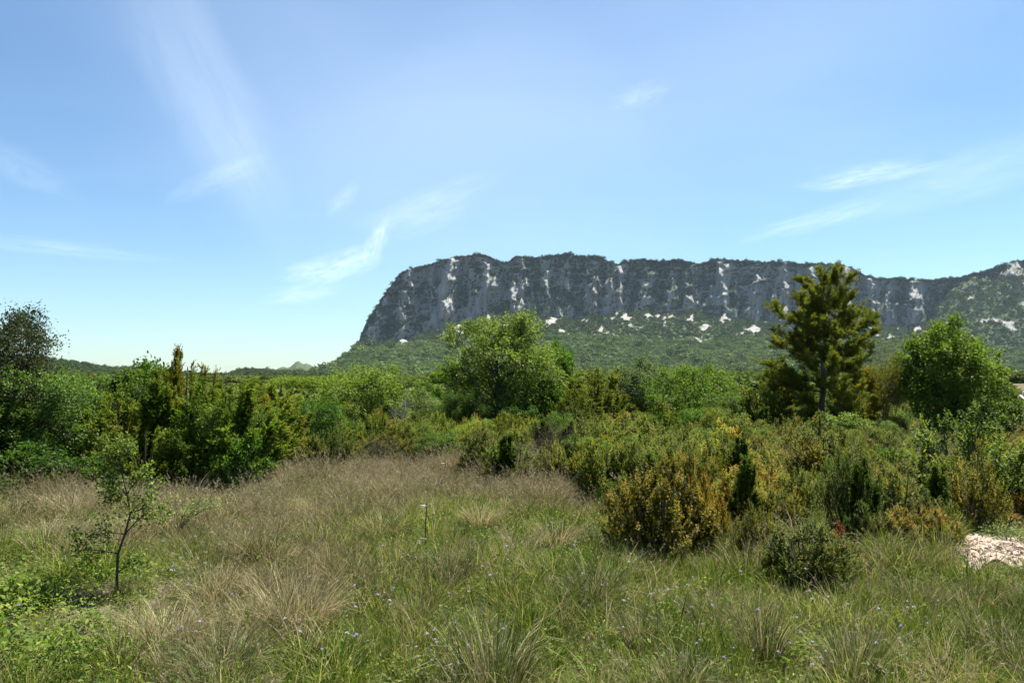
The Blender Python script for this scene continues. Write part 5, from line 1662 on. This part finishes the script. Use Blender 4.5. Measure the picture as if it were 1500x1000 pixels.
# ------------------------------------------------------------------ gravel patch and white rocks
def rock_mesh(name, seed, mat, sub=3, sharp=.35):
    r = np.random.default_rng(seed)
    import bmesh
    bm = bmesh.new(); bmesh.ops.create_icosphere(bm, subdivisions=sub, radius=.5)
    V = np.array([v.co[:] for v in bm.verts])
    for _ in range(9):
        d = norm(r.normal(size=3)); t = r.uniform(.25, .42)
        h = V @ d; V = V - np.maximum(h - t, 0)[:, None] * d * .85
    V = V + (fbm(V[:, 0] * 5 + seed, V[:, 1] * 5 + V[:, 2] * 3, seed % 40, 3) - .5)[:, None] * norm(V) * .12
    for v, c in zip(bm.verts, V): v.co = c
    me = bpy.data.meshes.new(name); bm.to_mesh(me); bm.free()
    me.materials.append(mat)
    return me


def gravel():
    r = np.random.default_rng(66)
    b = MB()
    # an uneven sheet a little above the soil, edges irregular
    nu, nv = 60, 24
    V = []
    for j in range(nv):
        for i in range(nu):
            px = 1405 + (1700 - 1405) * i / (nu - 1); row = 782 + (832 - 782) * j / (nv - 1)
            row += 6 * math.sin(i * .5) * (j / (nv - 1)) - 3 * math.sin(i * .35) * (1 - j / (nv - 1))
            px += (6 * math.sin(j * .7)) * (1 - i / (nu - 1))
            D = EYE * F / (row - HOR); x, y, z = at(px, D)
            V.append((x, y, z + .008 + .035 * vnoise(x * 5, y * 5, 2)))
    i = np.arange(nv - 1)[:, None] * nu; j = np.arange(nu - 1)[None]
    b.add(V, np.stack([i + j, i + j + 1, i + nu + j + 1, i + nu + j], -1).reshape(-1, 4), .5)
    o = link('gravel_path', b.mesh('gravel_path', M['gravel'], True)); tag(o, 'patch of pale sunlit gravel at the right edge of the meadow', None, None, 'structure')
    n = 1500
    px = r.normal(1510, 75, n); row = r.normal(805, 13, n)
    D = EYE * F / (row - HOR); x = (px - 750) / F * D
    s = r.lognormal(math.log(.035), .45, n)
    src = [rock_mesh('gravel_stone', 660 + q, M['gravel'], 1) for q in range(4)]
    rot = r.random((n, 3)) * 6.28
    scatter('gravel_stones', np.stack([x, D, ground_z(x, D) + .03], 1), rot, np.stack([s, s * .8, s * .6], 1), r.integers(0, 4, n), src, 'small pale stones lying on the gravel patch')
    # white boulders behind the maple
    for k, (px, row, w, h, lab) in enumerate(((1484, 583, 30, 9, 'long white boulder on the rise at the right edge'), (1463, 582, 16, 5, 'small white boulder left of the long one'), (1499, 590, 26, 8, 'white boulder at the right edge below the long one'),
                                              (1447, 585, 12, 6, 'small white boulder just right of the round maple'), (1496, 577, 20, 6, 'flat white boulder at the back of the right edge rocks'), (1472, 588, 14, 4, 'low white stone in front of the long white boulder'))):
        D = 64.0 - (row - 577) * .5; x = (px - 750) / F * D
        z = EYE + (HOR - row) / F * D
        me = rock_mesh('boulder', 680 + k, M['stone'], 3)
        o = link('boulder', me); o.location = (x, D, max(0, z) + h / F * D * .2); o.scale = (w / F * D, w / F * D * .8, h / F * D * 1.5); o.rotation_euler = (0, .1, k)
        tag(o, lab, 'boulder', 'white boulders on the rise')
    for k, (px, row, w, lab) in enumerate(((1148, 700, 26, 'pale stone showing through the scrub below the young pine'), (1178, 704, 18, 'small pale stone right of the larger one below the pine'), (1312, 645, 22, 'pale bare stone on the open slope under the scraggly tree'), (48, 806, 20, 'pale flat stone in the grass at the left edge'), (1208, 716, 18, 'pale stone before the upright box'))):
        D = EYE * F / (row - HOR); x, y, z = at(px, D)
        o = link('stone', rock_mesh('stone', 690 + k, M['gravel'], 3)); o.location = (x, y, z + .03); o.scale = (w / F * D, w / F * D * .8, w / F * D * .5); o.rotation_euler = (0, 0, k)
        tag(o, lab, 'stone')


gravel()


# ------------------------------------------------------------------ the air
def haze():
    m = bpy.data.materials.new('haze_air'); m.use_nodes = True
    t = NT(m.node_tree)
    v = t.n('ShaderNodeVolumePrincipled')
    v.inputs['Color'].default_value = (.62, .80, 1.0, 1)
    v.inputs['Density'].default_value = 0.00002
    v.inputs['Anisotropy'].default_value = 0.2
    out = t.n('ShaderNodeOutputMaterial'); t.l(v.outputs[0], out.inputs['Volume'])
    b = MB()
    box_mb(b, 0, 0, 0, 1, 1, 1)
    o = link('haze', b.mesh('haze', m))
    zs = max(float(MZ.max()), 10) + 15
    o.scale = (11000, 11000, zs + 45); o.location = (0, 0, (zs - 45) / 2)
    tag(o, 'thin blue summer haze in the air over the plain', None, None, 'stuff')


haze()
